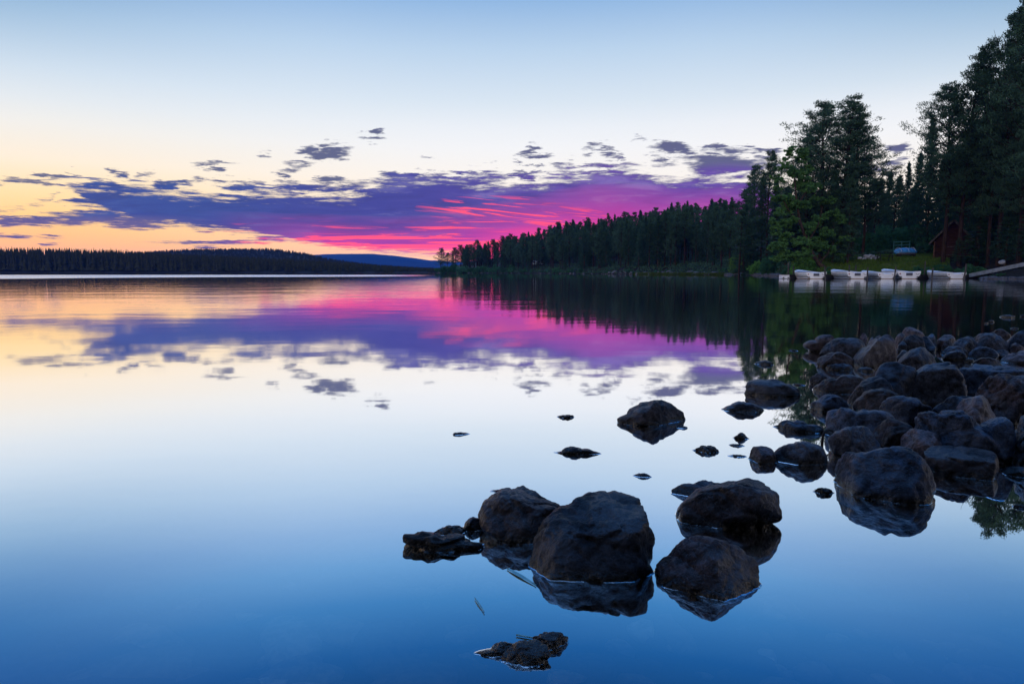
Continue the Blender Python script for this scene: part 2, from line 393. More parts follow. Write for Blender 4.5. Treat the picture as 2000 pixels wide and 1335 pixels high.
def rock_material(name, dark, light, tint):
    m, gg = material(name)
    ge = gg.new('ShaderNodeNewGeometry'); oi = gg.new('ShaderNodeObjectInfo')
    pos = ge.outputs['Position']; px_, py_, pz_ = gg.xyz(pos)
    r = oi.outputs['Random']
    big = gg.noise(pos, 5.0, 5, 0.6); mid = gg.noise(pos, 22.0, 6, 0.65); fine = gg.noise(pos, 120.0, 4, 0.6)
    speck = gg.noise(pos, 210.0, 2, 0.5)
    col = gg.mix(gg.sm(mid, 0.36, 0.66), rgb(*dark), rgb(*light))
    col = gg.mix(gg.mul(gg.sm(big, 0.42, 0.62), 0.6), col, rgb(*tint))
    col = gg.mix(gg.mul(gg.sm(speck, 0.60, 0.68), 0.5), col, rgb(.11, .105, .11))
    col = gg.mix(gg.mul(gg.sm(fine, 0.52, 0.36), 0.55), col, rgb(.005, .005, .006))
    lich = gg.mul(gg.sm(gg.noise(pos, 13.0, 5, 0.7), 0.62, 0.70), 0.35)
    col = gg.mix(lich, col, rgb(.062, .066, .066))
    hs = gg.new('ShaderNodeHueSaturation'); gg.l.new(col, hs.inputs['Color'])
    gg.put(hs.inputs['Value'], gg.lnr(r, 0, 1, 0.55, 1.2)); col = hs.outputs[0]
    # wet, algae-dark band just above the lake
    wet = gg.sm(gg.sub(pz_, gg.mul(gg.sub(mid, 0.5), 0.05)), 0.035, 0.005)
    col = gg.mix(gg.mul(wet, gg.sm(pz_, -0.02, 0.01, 0.97, 0.8)), col, rgb(.004, .0035, .003))
    moss = gg.mul(gg.mul(gg.sm(pz_, 0.030, 0.012), gg.sm(fine, 0.52, 0.62)), 0.30)
    col = gg.mix(moss, col, rgb(.030, .030, .016))
    rough = gg.sub(gg.add(0.43, gg.mul(gg.sub(mid, 0.5), 0.3)), gg.mul(wet, 0.30))
    b = bump(gg, big, 0.5, 0.05); b = bump(gg, mid, 0.8, 0.022, b); b = bump(gg, fine, 0.5, 0.003, b)
    vor = gg.new('ShaderNodeTexVoronoi', feature='DISTANCE_TO_EDGE'); vor.inputs['Scale'].default_value = 7.0
    warp = gg.new('ShaderNodeVectorMath', operation='ADD')
    gg.l.new(pos, warp.inputs[0])
    wn = gg.new('ShaderNodeTexNoise'); wn.inputs['Scale'].default_value = 9.0; gg.l.new(pos, wn.inputs['Vector'])
    sc = gg.new('ShaderNodeVectorMath', operation='SCALE'); sc.inputs['Scale'].default_value = 0.22
    gg.l.new(wn.outputs['Color'], sc.inputs[0]); gg.l.new(sc.outputs[0], warp.inputs[1]); gg.l.new(warp.outputs[0], vor.inputs['Vector'])
    crack = gg.sm(vor.outputs['Distance'], 0.0, 0.03)
    b = bump(gg, crack, 0.30, 0.008, b)
    spec = gg.add(0.10, gg.add(gg.mul(gg.sm(big, 0.44, 0.60), 0.34), gg.mul(wet, 0.06)))
    spec = gg.mul(spec, gg.sm(pz_, -0.012, -0.002))           # no gloss below the surface
    finish(gg, principled(gg, col, rough, spec, b))
    return m
M = {}
M['rock_grey'] = rock_material('granite grey', (0.006, 0.007, 0.01), (0.058, 0.062, 0.08), (0.026, 0.031, 0.05))
M['rock_brown'] = rock_material('granite brown', (0.009, 0.007, 0.008), (0.072, 0.056, 0.06), (0.044, 0.028, 0.03))
M['rock_blue'] = rock_material('granite blue', (0.005, 0.008, 0.014), (0.046, 0.064, 0.1), (0.017, 0.031, 0.062))
M['rock_pink'] = rock_material('granite pink', (0.026, 0.021, 0.024), (0.16, 0.124, 0.132), (0.088, 0.063, 0.068))
M['rock_black'] = rock_material('wet black stone', (0.004, 0.005, 0.006), (0.026, 0.029, 0.036), (0.011, 0.012, 0.017))
ROCKM = {'g': 'rock_grey', 'b': 'rock_brown', 'u': 'rock_blue', 'p': 'rock_pink', 'k': 'rock_black'}

def foliage_material(name, c1, c2, c3):
    m, gg = material(name)
    oi = gg.new('ShaderNodeObjectInfo'); ge = gg.new('ShaderNodeNewGeometry'); t = gg.new('ShaderNodeTexCoord')
    n = gg.noise(t.outputs['Object'], 0.9, 3, 0.6)
    col = gg.mix(gg.sm(n, 0.38, 0.62), rgb(*c1), rgb(*c2))
    isl = ge.outputs['Random Per Island']
    col = gg.mix(gg.mul(isl, 0.55), col, rgb(*c3))
    hs = gg.new('ShaderNodeHueSaturation'); gg.l.new(col, hs.inputs['Color'])
    gg.put(hs.inputs['Value'], gg.lnr(oi.outputs['Random'], 0, 1, 0.7, 1.2)); gg.put(hs.inputs['Hue'], gg.lnr(oi.outputs['Random'], 0, 1, 0.49, 0.515))
    d = gg.new('ShaderNodeBsdfDiffuse'); gg.l.new(hs.outputs[0], d.inputs[0])
    tr = gg.new('ShaderNodeBsdfTranslucent'); gg.l.new(hs.outputs[0], tr.inputs[0])
    mx = gg.new('ShaderNodeMixShader'); mx.inputs[0].default_value = 0.25
    gg.l.new(d.outputs[0], mx.inputs[1]); gg.l.new(tr.outputs[0], mx.inputs[2])
    finish(gg, mx.outputs[0]); return m
M['pine'] = foliage_material('pine needles', (0.0454, 0.0906, 0.0589), (0.0770, 0.1359, 0.0725), (0.0363, 0.0770, 0.0589))
M['spruce'] = foliage_material('spruce needles', (0.0329, 0.0750, 0.0516), (0.0610, 0.1172, 0.0656), (0.0281, 0.0656, 0.0516))
M['birch'] = foliage_material('birch leaves', (0.0818, 0.1859, 0.0595), (0.1264, 0.2603, 0.0744), (0.0535, 0.1264, 0.0535))
M['shrub'] = foliage_material('willow leaves', (0.1170, 0.2808, 0.0655), (0.1989, 0.3978, 0.0842), (0.0749, 0.2106, 0.0702))
M['thicket'] = foliage_material('thicket leaves', (0.0468, 0.1440, 0.0720), (0.0720, 0.1890, 0.0810), (0.0360, 0.1080, 0.0648))
M['grass'] = foliage_material('shore grass', (0.0765, 0.1244, 0.0229), (0.1100, 0.1530, 0.0286), (0.0526, 0.0956, 0.0211))
M['farwood'] = foliage_material('distant wood', (.030, .032, .018), (.042, .044, .022), (.024, .026, .016))
M['bark'] = simple_mat('bark', (.030, .022, .020), (.075, .050, .042), 5, 0.9, 0.1, 0.6, 0.03, (1, 1, .25))
M['red_bark'] = simple_mat('pine bark', (.016, .012, .011), (.045, .026, .021), 4, 0.9, 0.1, 0.6, 0.03, (1, 1, .25))
M['wood'] = simple_mat('weathered timber', (.035, .032, .032), (.085, .078, .076), 5, 0.85, 0.2, 0.5, 0.01, (1, 1, .2))
M['dark_wood'] = simple_mat('dark timber', (.010, .010, .011), (.026, .024, .024), 4, 0.8, 0.25, 0.5, 0.01, (.3, 1, 1))
M['log'] = simple_mat('red log wall', (.020, .008, .007), (.048, .019, .016), 3, 0.85, 0.15, 0.5, 0.02, (.4, .4, 3))
M['log_end'] = simple_mat('pale log ends', (.08, .04, .03), (.16, .085, .06), 4, 0.85, 0.15, 0.4, 0.01)
M['roof'] = simple_mat('roof boards', (.016, .015, .016), (.045, .042, .044), 3, 0.9, 0.15, 0.5, 0.02)
M['boat'] = simple_mat('white boat gelcoat', (.70, .69, .73), (.80, .79, .82), 2, 0.32, 0.5, 0.05, 0.002)
M['boat_in'] = simple_mat('boat inside', (.62, .63, .70), (.74, .75, .80), 2, 0.4, 0.5, 0.05, 0.002)
M['stain'] = simple_mat('tan waterline stain', (.30, .22, .17), (.45, .34, .27), 6, 0.6, 0.3, 0.1, 0.002)
M['rubber'] = simple_mat('black rubber', (.010, .010, .013), (.022, .022, .026), 6, 0.6, 0.4, 0.2, 0.002)
M['grey_plate'] = simple_mat('grey motor plate', (.055, .055, .075), (.085, .085, .110), 6, 0.55, 0.4, 0.2, 0.002)
M['red'] = simple_mat('dark red cap', (.16, .015, .02), (.22, .02, .03), 6, 0.5, 0.4, 0.1, 0.002)
M['metal'] = simple_mat('galvanised gangway', (.10, .125, .15), (.17, .20, .24), 3, 0.5, 0.5, 0.2, 0.004)
M['tarp'] = simple_mat('blue tarpaulin', (.02, .13, .36), (.05, .26, .58), 3, 0.35, 0.5, 0.6, 0.03)
M['teal'] = simple_mat('teal painted rail', (.03, .13, .14), (.05, .19, .20), 4, 0.6, 0.4, 0.2, 0.004)
M['pale_stone'] = simple_mat('pale shore stone', (.030, .030, .038), (.10, .094, .105), 4, 0.75, 0.35, 0.6, 0.03)
M['fire_stone'] = simple_mat('pale fire ring stone', (.22, .23, .27), (.42, .43, .47), 4, 0.8, 0.3, 0.6, 0.03)
M['white'] = simple_mat('caravan white', (.50, .60, .66), (.62, .72, .78), 2, 0.45, 0.5, 0.05, 0.002)
M['glass'] = simple_mat('dark window glass', (.01, .015, .02), (.02, .03, .04), 1, 0.08, 0.6, 0.02, 0.001)
M['leaf'] = simple_mat('floating reed leaf', (.16, .36, .36), (.24, .48, .46), 40, 0.35, 0.6, 0.2, 0.001)
M['stem'] = simple_mat('reed stem', (.05, .085, .025), (.08, .12, .03), 40, 0.5, 0.4, 0.2, 0.001)
M['twig'] = simple_mat('twig bark', (.018, .014, .012), (.045, .034, .028), 30, 0.85, 0.2, 0.4, 0.002)

# ------------------------------------------------------------------ lake surface
m, gg = material('lake water')
ge = gg.new('ShaderNodeNewGeometry'); pos = ge.outputs['Position']
wx, wy, wz = gg.xyz(pos)
lw = gg.new('ShaderNodeLayerWeight'); lw.inputs['Blend'].default_value = 0.5
u_ = gg.div(wx, gg.mx(wy, 1.0))
edge_n = gg.noise(gg.vec(gg.mul(wx, 0.02), gg.mul(wy, 0.02)), 1.0, 3, 0.5)
lo = gg.add(74.0, gg.mul(gg.add(u_, 0.75), 62.0)); lo = gg.add(lo, gg.mul(gg.sub(edge_n, 0.5), 22.0))
band = gg.mul(gg.mul(gg.sm(wy, lo, gg.add(lo, 5.0)), gg.sm(wy, 172.0, 158.0)), gg.sm(u_, -0.105, -0.20))
h1 = gg.noise(gg.vec(gg.mul(wx, 0.55), gg.mul(wy, 1.0)), 1.6, 3, 0.55)
h2 = gg.noise(gg.vec(gg.mul(wx, 0.5), wy), 0.35, 3, 0.5)
calm = gg.sm(wy, 26.0, 110.0, 1.0, 0.30)
far = gg.mul(gg.sm(wy, 3.0, 26.0, 0.10, 1.0), calm)
hh = gg.add(gg.mul(h1, 0.30), gg.mul(h2, 0.9))
bnode = gg.new('ShaderNodeBump'); bnode.inputs['Distance'].default_value = 0.030
gg.l.new(gg.mul(far, 0.60), bnode.inputs['Strength']); gg.l.new(hh, bnode.inputs['Height'])
gl_ = gg.new('ShaderNodeBsdfGlossy'); gl_.distribution = 'GGX'
gl_.inputs['Color'].default_value = rgb(.97, .98, 1.0)
gg.l.new(gg.add(gg.mul(gg.mul(gg.sm(wy, 2.2, 9.0), calm), 0.030), gg.add(0.014, gg.mul(band, 0.24))), gl_.inputs['Roughness'])
gg.l.new(bnode.outputs[0], gl_.inputs['Normal'])
trn = gg.new('ShaderNodeBsdfTransparent'); trn.inputs['Color'].default_value = rgb(.80, .70, .56)
fac = gg.curve(lw.outputs['Facing'], [(0, .02), (.2, .10), (.38, .48), (.48, .70), (.56, .85), (.62, .93), (.75, .97), (.88, .99), (1, 1)])
mxs = gg.new('ShaderNodeMixShader'); gg.l.new(fac, mxs.inputs[0]); gg.l.new(trn.outputs[0], mxs.inputs[1]); gg.l.new(gl_.outputs[0], mxs.inputs[2])
finish(gg, mxs.outputs[0]); M['water'] = m
MENISCUS = []

# ------------------------------------------------------------------ terrain
def table(u, cols):
    return [np.interp(u, TU, c) for c in cols]
TB = np.array([  # px column, shore depth, bank height, bank width, slope behind
    (-900, 500, 1.5, 12, .020), (-200, 520, 1.5, 12, .020), (300, 540, 1.5, 12, .018), (700, 560, 1.2, 12, .012), (850, 575, 1.0, 12, .004), (856, 575, 1.0, 12, .004),
    (862, 400, 1.2, 8, .012), (950, 365, 1.3, 9, .045), (1100, 268, 1.2, 7, .085), (1250, 198, 1.5, 6, .105), (1350, 176, 1.4, 6, .120), (1440, 158, 1.2, 6, .130),
    (1500, 132, 1.0, 6, .12), (1545, 100, 1.2, 6, .09), (1600, 85, 2.2, 12, .060), (1750, 83, 2.3, 13, .065), (1900, 81, 2.2, 15, .085), (2000, 72, 2.4, 13, .10),
    (2200, 52, 2.2, 12, .11), (2700, 28, 2.0, 9, .11), (3400, 14, 1.6, 7, .11)], float)
TU = (TB[:, 0] - CX) / FPX
def shore(u): return np.interp(u, TU, TB[:, 1])
def ground_z(x, y):
    x = np.asarray(x, float); y = np.asarray(y, float); u = x / np.maximum(y, 0.3)
    S, hb, wb, sl = [np.interp(u, TU, TB[:, k]) for k in (1, 2, 3, 4)]
    S = S * (1 + 0.012 * perlin(np.stack([u * 40, u * 0 + 3.3, u * 0], -1), 5))
    s = y - S
    t = np.clip(s / wb, 0, 1); t = t * t * (3 - 2 * t)
    land = hb * t + sl * np.clip(s - wb * 0.6, 0, 220)
    nz = fbm(np.stack([x * .12, y * .12, x * 0], -1), 3, 9)
    land = land + np.clip(s / 8, 0, 1) * 0.35 * nz * np.clip(s / 30, .3, 3)
    # hill beyond the far shore
    pxs = np.array([-900, 0, 220, 300, 380, 450, 540, 600, 650, 700, 760, 860, 900]); tops = np.array([505, 500, 497, 493, 488.5, 487, 487, 495, 506, 513, 519, 526, 528])
    hill = (HORIZON - np.interp(CX + FPX * u, pxs, tops) - 8) / FPX * 1300
    land = land + np.where(u < -0.06, np.maximum(hill, 0) * np.exp(-((y - 1300) / 260.0) ** 2), 0)
    bed = -np.clip(0.30 + 0.02 * (-s * 0 + np.clip(y - 4, 0, 60)), 0.25, 3.0)
    bed = np.maximum(bed, np.minimum(-0.03, s * 0.12))
    z = np.where(s > 0, np.maximum(land, -0.02 + s * .2 * (s < .2)), bed)
    # shoal under the boulders at the right
    m = np.exp(-(((x - 3.2) / 1.9) ** 2 + ((y - 5.6) / 2.6) ** 2))
    return np.where(s < 0, np.minimum(bed + m * 0.22, -0.05), z)
us = np.concatenate([np.linspace(-1.6, -.8, 30), np.linspace(-.79, .79, 420), np.linspace(.8, 1.8, 50)])
ys = np.concatenate([np.geomspace(0.7, 12, 60), np.geomspace(12.5, 60, 40), np.geomspace(61, 320, 170), np.geomspace(325, 2200, 120), [3000]])
UU, YY = np.meshgrid(us, ys, indexing='ij'); XX = UU * YY
ZZ = ground_z(XX, YY)
nu, ny = UU.shape
idx = np.arange(nu * ny).reshape(nu, ny)
Q = np.stack([idx[:-1, :-1], idx[1:, :-1], idx[1:, 1:], idx[:-1, 1:]], -1).reshape(-1, 4)
m, gg = material('forest floor and lake bed')
ge = gg.new('ShaderNodeNewGeometry'); pos = ge.outputs['Position']; gx, gy, gz = gg.xyz(pos)
n1g = gg.noise(pos, 0.35, 6, 0.65); n2g = gg.noise(pos, 2.2, 6, 0.65)
land = gg.mix(gg.sm(n2g, 0.38, 0.62), rgb(.010, .010, .009), rgb(.030, .026, .022))
green = gg.mix(gg.sm(n2g, 0.35, 0.65), rgb(.06, .08, .02), rgb(.11, .135, .032))
ug = gg.div(gx, gg.mx(gy, 1.0))
gmask = gg.mul(gg.mul(gg.sm(ug, 0.64, 0.58), gg.sm(ug, 0.36, 0.42)), gg.sm(n1g, 0.30, 0.46))
land = gg.mix(gmask, land, green)
bedc = gg.mix(gg.sm(gg.noise(pos, 6.0, 5, 0.6), 0.4, 0.6), rgb(.022, .020, .016), rgb(.055, .048, .040))
col = gg.mix(gg.sm(gz, -0.02, 0.04), bedc, land)
finish(gg, principled(gg, col, 0.9, gg.mul(gg.sm(gz, -.02, .02), .12), bump(gg, n2g, 0.6, 0.12)))
M['ground'] = m
go = obj('ground', np_mesh('ground', np.stack([XX, YY, ZZ], -1).reshape(-1, 3), Q, M['ground']))
# unseen bank added behind the photographer, with the trees that shade the near boulders
bxs, bys = np.meshgrid(np.linspace(-45, 45, 46), np.linspace(-40, -1.2, 28), indexing='ij')
bzs = np.clip((-bys - 1.4) * .16, -.4, 3.0) + .12 * fbm(np.stack([bxs * .4, bys * .4, bxs * 0], -1), 3, 21)
bi = np.arange(bxs.size).reshape(bxs.shape)
bo = obj('shore_bank', np_mesh('shore_bank', np.stack([bxs, bys, bzs], -1).reshape(-1, 3), np.stack([bi[:-1, :-1], bi[1:, :-1], bi[1:, 1:], bi[:-1, 1:]], -1).reshape(-1, 4), M['ground']))
tag(bo, 'unseen bank added behind the viewer to carry the shading spruces', 'ground', kind='structure')
tag(go, 'dark forest floor, grassy banks and stony lake bed around the lake', 'ground', kind='structure')
nb = obj('lake_bed', np_mesh('lake_bed', [(-60, -40, -.34), (60, -40, -.34), (60, 0.9, -.34), (-60, 0.9, -.34)], [[[0, 1, 2, 3]]], M['ground']))
tag(nb, 'lake bed running on under the near water', 'ground', kind='structure')

# distant fell
mp_ = np.array([(480, 512), (560, 505), (600, 499), (640, 497), (690, 496), (730, 495.5), (770, 499), (815, 505), (840, 508.5), (858, 509), (900, 512), (960, 509), (1040, 514), (1150, 520), (1300, 524)], float)
uu = np.linspace((440 - CX) / FPX, (1330 - CX) / FPX, 240)
prof = (HORIZON - np.interp(CX + FPX * uu, mp_[:, 0], mp_[:, 1])) / FPX * 6500
vv = np.linspace(-1, 1, 24)
A, B = np.meshgrid(uu, vv, indexing='ij')
my = 6500 + B * 1500; mxx = A * my
mz = np.maximum(prof[:, None] * (1 - np.abs(B) ** 1.6) * (my / 6500) + fbm(np.stack([mxx / 420, my / 420, A * 0], -1), 4, 3) * 9 * (1 - np.abs(B)), -5)
ii = np.arange(mz.size).reshape(mz.shape)
MQ = np.stack([ii[:-1, :-1], ii[1:, :-1], ii[1:, 1:], ii[:-1, 1:]], -1).reshape(-1, 4)
m, gg = material('bare fell')
ge = gg.new('ShaderNodeNewGeometry'); pos = ge.outputs['Position']; gx, gy, gz = gg.xyz(pos)
n = gg.noise(pos, 0.004, 6, 0.6); n2_ = gg.noise(gg.vec(gg.mul(gx, 0.006), gg.mul(gy, 0.003), gg.mul(gz, .02)), 1.0, 4, 0.5)
col = gg.mix(gg.sm(n, 0.35, 0.65), rgb(.006, .012, .018), rgb(.014, .022, .030))
snow = gg.mul(gg.sm(n2_, 0.66, 0.69), gg.sm(gz, 90.0, 130.0))
col = gg.mix(snow, col, rgb(.55, .58, .62))
finish(gg, principled(gg, col, 0.9, 0.1)); M['fell'] = m
mo = obj('mountain', np_mesh('mountain', np.stack([mxx, my, mz], -1).reshape(-1, 3), MQ, M['fell']))
tag(mo, 'low blue fell with snow patches far behind the lake', 'mountain', kind='structure')

# ------------------------------------------------------------------ trees
rs = np.random.RandomState(5)
def tufts(centres, dirs, length, width, rs, jitter=0.7):
    """one small blade of needles or one leaf per centre"""
    n = len(centres)
    d = dirs + rs.normal(size=(n, 3)) * jitter; d /= np.linalg.norm(d, axis=1)[:, None] + 1e-9
    r = np.cross(d, rs.normal(size=(n, 3))); r /= np.linalg.norm(r, axis=1)[:, None] + 1e-9
    L = length * rs.uniform(.6, 1.3, (n, 1)); W = width * rs.uniform(.6, 1.3, (n, 1))
    a = centres - d * L * .5
    V = np.stack([a, a + d * L * .5 + r * W * .5, a + d * L, a + d * L * .5 - r * W * .5], 1).reshape(-1, 3)
    Qd = np.arange(n * 4).reshape(n, 4)
    return V, Qd
def conifer(seed, kind, H, spread, base, nb, clumps, per, tl, tw, bend=0.25):
    rs = np.random.RandomState(seed); t = np.linspace(0, 1, 12)
    ph = rs.uniform(0, 6.28, 2)
    tp = np.stack([bend * np.sin(t * 3.1 + ph[0]) * t, bend * np.sin(t * 2.7 + ph[1]) * t, t * H], 1)
    tp[:, :2] -= tp[0, :2]
    mb = MB(); r0 = H * (.0125 if kind == 'pine' else .011)
    mb.tube(tp, r0 * (1 - t) ** .8 + .02, 8)
    cs, ds = [], []
    for i in range(nb):
        zf = base + (0.985 - base) * ((i + rs.uniform(0, 1)) / nb)
        k = (zf - base) / (1 - base)
        if kind == 'pine':
            p = (.55 + .75 * math.sin(min(1, k * 1.15 + .12) * math.pi) ** .8) * (1 - .55 * k ** 3)
            L = spread * p * rs.uniform(.5, 1.15)
            if rs.rand() < .12: L *= .5
            rise = rs.uniform(.05, .55) + .5 * k; curl = .25
        else:
            L = spread * ((1 - k) ** .85 + .06) * rs.uniform(.7, 1.12); rise = rs.uniform(-.35, -.02) + .55 * k; curl = .16
        az = i * 2.399 + rs.normal() * .5
        st = np.array([np.interp(zf, t, tp[:, 0]), np.interp(zf, t, tp[:, 1]), zf * H])
        dr = np.array([math.cos(az), math.sin(az), 0])
        s = np.linspace(0, 1, 5)[:, None]
        bp = st + dr * L * s + np.array([0, 0, 1]) * L * (rise * s + curl * s ** 2 * (1 if kind == 'pine' else .8))
        bp[1:] += rs.normal(size=(4, 3)) * L * .04
        mb.tube(bp, np.linspace(r0 * .22, .012, 5), 4, cap=False)
        for c in range(clumps):
            q = rs.uniform(.40 if kind == 'pine' else .15, 1.02)
            cc = np.array([np.interp(q, s[:, 0], bp[:, j]) for j in range(3)])
            if kind == 'pine':
                side = np.array([-dr[1], dr[0], 0])
                sz = np.array([.36, .36, .17]) * (.62 + .10 * L) * rs.uniform(.7, 1.25)
                cc = cc + side * rs.uniform(-.42, .42) * L * (1.15 - abs(q - .55)) * .8 + np.array([0, 0, rs.normal() * .10])
                pts = cc + np.clip(rs.normal(size=(per, 3)), -1.7, 1.7) * sz
                cs.append(pts); ds.append(np.tile(dr * .5 + np.array([0, 0, .7]), (per, 1)))
            else:
                side = np.cross(dr, [0, 0, 1]); off = side * rs.normal() * L * .20 * (1.1 - q)
                pts = cc + off + rs.normal(size=(per, 3)) * np.array([.22, .22, .10]) * (.5 + .16 * L)
                pts[:, 2] -= np.abs(rs.normal(size=per)) * .12
                cs.append(pts); ds.append(np.tile(dr * .8 + np.array([0, 0, -.25]), (per, 1)))
    if kind != 'pine':
        for zf in np.linspace(.93, 1.0, 8):
            pts = np.array([tp[-1, 0], tp[-1, 1], zf * H]) + rs.normal(size=(per, 3)) * np.array([.14, .14, .12]); cs.append(pts); ds.append(np.tile([0, 0, .9], (per, 1)))
    V, Qd = tufts(np.concatenate(cs), np.concatenate(ds), tl, tw, rs)
    tm = mb.mesh(kind + '_trunk', M['red_bark'] if kind == 'pine' else M['bark'], True)
    cm = np_mesh(kind + '_crown', V, Qd, M['pine'] if kind == 'pine' else M['spruce'], False)
    return tm, cm, H
PINES = [conifer(20 + i, 'pine', 17, 2.5 + .25 * (i % 3), (.34, .42, .28, .48, .30, .38)[i], 46, 6, 26, .40, .105) for i in range(6)]
SPRUCES = [conifer(50 + i, 'spruce', 16, 2.0 + .3 * i, .07 + .03 * i, 105, 5, 13, .42, .12, .1) for i in range(4)]
BIGP = [conifer(80 + i, 'pine', 22, 3.7 + .4 * i, (.30, .24, .36)[i], 78, 7, 38, .30, .085, .5) for i in range(3)]
BIGS = [conifer(90 + i, 'spruce', 20, 3.0 + .4 * i, .06, 150, 7, 18, .34, .10, .15) for i in range(2)]
def put_tree(proto, x, y, height, label, cat, name, group=None, rz=None, wide=1.0, sink=0.1):
    tm, cm, H = proto
    s = height / H
    e = empty(name, (x, y, float(ground_z(x, y)) - sink), rnd.uniform(0, 6.28) if rz is None else rz)
    e.scale = (s * wide, s * wide, s)
    tag(e, label, cat, group)
    obj('trunk', tm, e); obj('crown', cm, e)
    return e
def put_px(proto, px, top, y, label, name, cat=None, group=None, wide=1.0, rz=None):
    """tree standing at depth y whose top shows at the given picture row"""
    y = max(y, float(shore((px - CX) / FPX)) + (9.0 if px > 1010 else 5.0))
    x = at_y(px, HORIZON, y)[0]; z0 = float(ground_z(x, y)); zt = at_y(px, top, y)[2]
    return put_tree(proto, x, y, zt - z0 + .1, label, cat or name.split('_')[0] + ' tree', name, group, rz, wide)

# point of the headland: single pines against the glow
tipP = 'pines on the point of the headland'
for px, top, y, pr, wd, lab in [
    (861, 485, 408, BIGP[1], 1.55, 'slim pine at the very tip of the headland against the orange glow'),
    (874, 494, 412, BIGP[2], 1.5, 'short thin pine just behind the tip of the headland'),
    (885, 489, 414, BIGS[1], .8, 'small dark tree between the tip pine and the bushy headland trees'),
    (889, 484, 405, BIGP[0], 1.5, 'bushy low pine filling the gap behind the tip pine'),
    (900, 479, 408, BIGP[0], 1.7, 'broad bushy dark pine near the tip of the headland'),
    (918, 478, 402, BIGP[2], 1.3, 'pine with a gap of sky beside it on the headland'),
    (932, 470, 398, BIGP[1], 1.5, 'tall round-topped pine standing out of the headland skyline'),
    (946, 478, 395, BIGS[0], 1.2, 'lower dark spruce beside the round-topped headland pine'),
    (962, 468, 388, BIGP[2], 1.2, 'loose-crowned pine right of the round-topped headland pine'),
    (981, 462, 384, BIGP[0], 1.4, 'dense pine where the headland skyline begins to climb'),
    (998, 458, 378, BIGP[1], 1.3, 'pine at the foot of the climbing wooded skyline')]:
    put_px(pr, px, top, y, lab, 'pine_tree' if pr in BIGP else 'spruce_tree', group=tipP, wide=wd)
# wooded slope of the headland
slope_tops = np.array([(860, 486), (900, 480), (940, 473), (980, 464), (1020, 456), (1060, 446), (1100, 434), (1140, 430), (1180, 421), (1220, 416), (1260, 411), (1300, 405), (1340, 397), (1380, 392), (1430, 386), (1480, 382), (1560, 372), (1640, 352), (1700, 340), (1760, 334)], float)
def slope_top(px): return np.interp(px, slope_tops[:, 0], slope_tops[:, 1])
lab_p = 'dark pine among many on the wooded slope across the lake'
lab_s = 'dark narrow spruce among many on the wooded slope across the lake'
n_p = n_s = 0
for k in range(900):
    px = 903 + (1426 - 903) * rnd.random() ** 1.1
    if px < 985 and rnd.random() < .45: continue
    u = (px - CX) / FPX; S = float(shore(u))
    row = rnd.random() ** 1.4
    y = S + 6 + row * (12 + 100 * min(1, max(0, (px - 880) / 160)))
    x = u * y; gz = float(ground_z(x, y))
    lim_top = (HORIZON - slope_top(px)) / FPX * y + CAM_H
    h = lim_top - gz - rnd.uniform(-1.6, 3.4) if row > .6 else rnd.uniform(9, 16.5)
    h = min(h, lim_top - gz - (0 if row > .6 else 1.0) + rnd.uniform(-2.0, 1.5))
    if h < 5 or h > 21: continue
    if rnd.random() < .60:
        if n_p >= 225: continue
        n_p += 1; put_tree(rnd.choice(PINES), x, y, h, lab_p, 'pine tree', 'pine_tree', 'pines of the wooded slope')
    else:
        if n_s >= 190: continue
        n_s += 1; put_tree(rnd.choice(SPRUCES), x, y, h, lab_s, 'spruce tree', 'spruce_tree', 'spruces of the wooded slope')

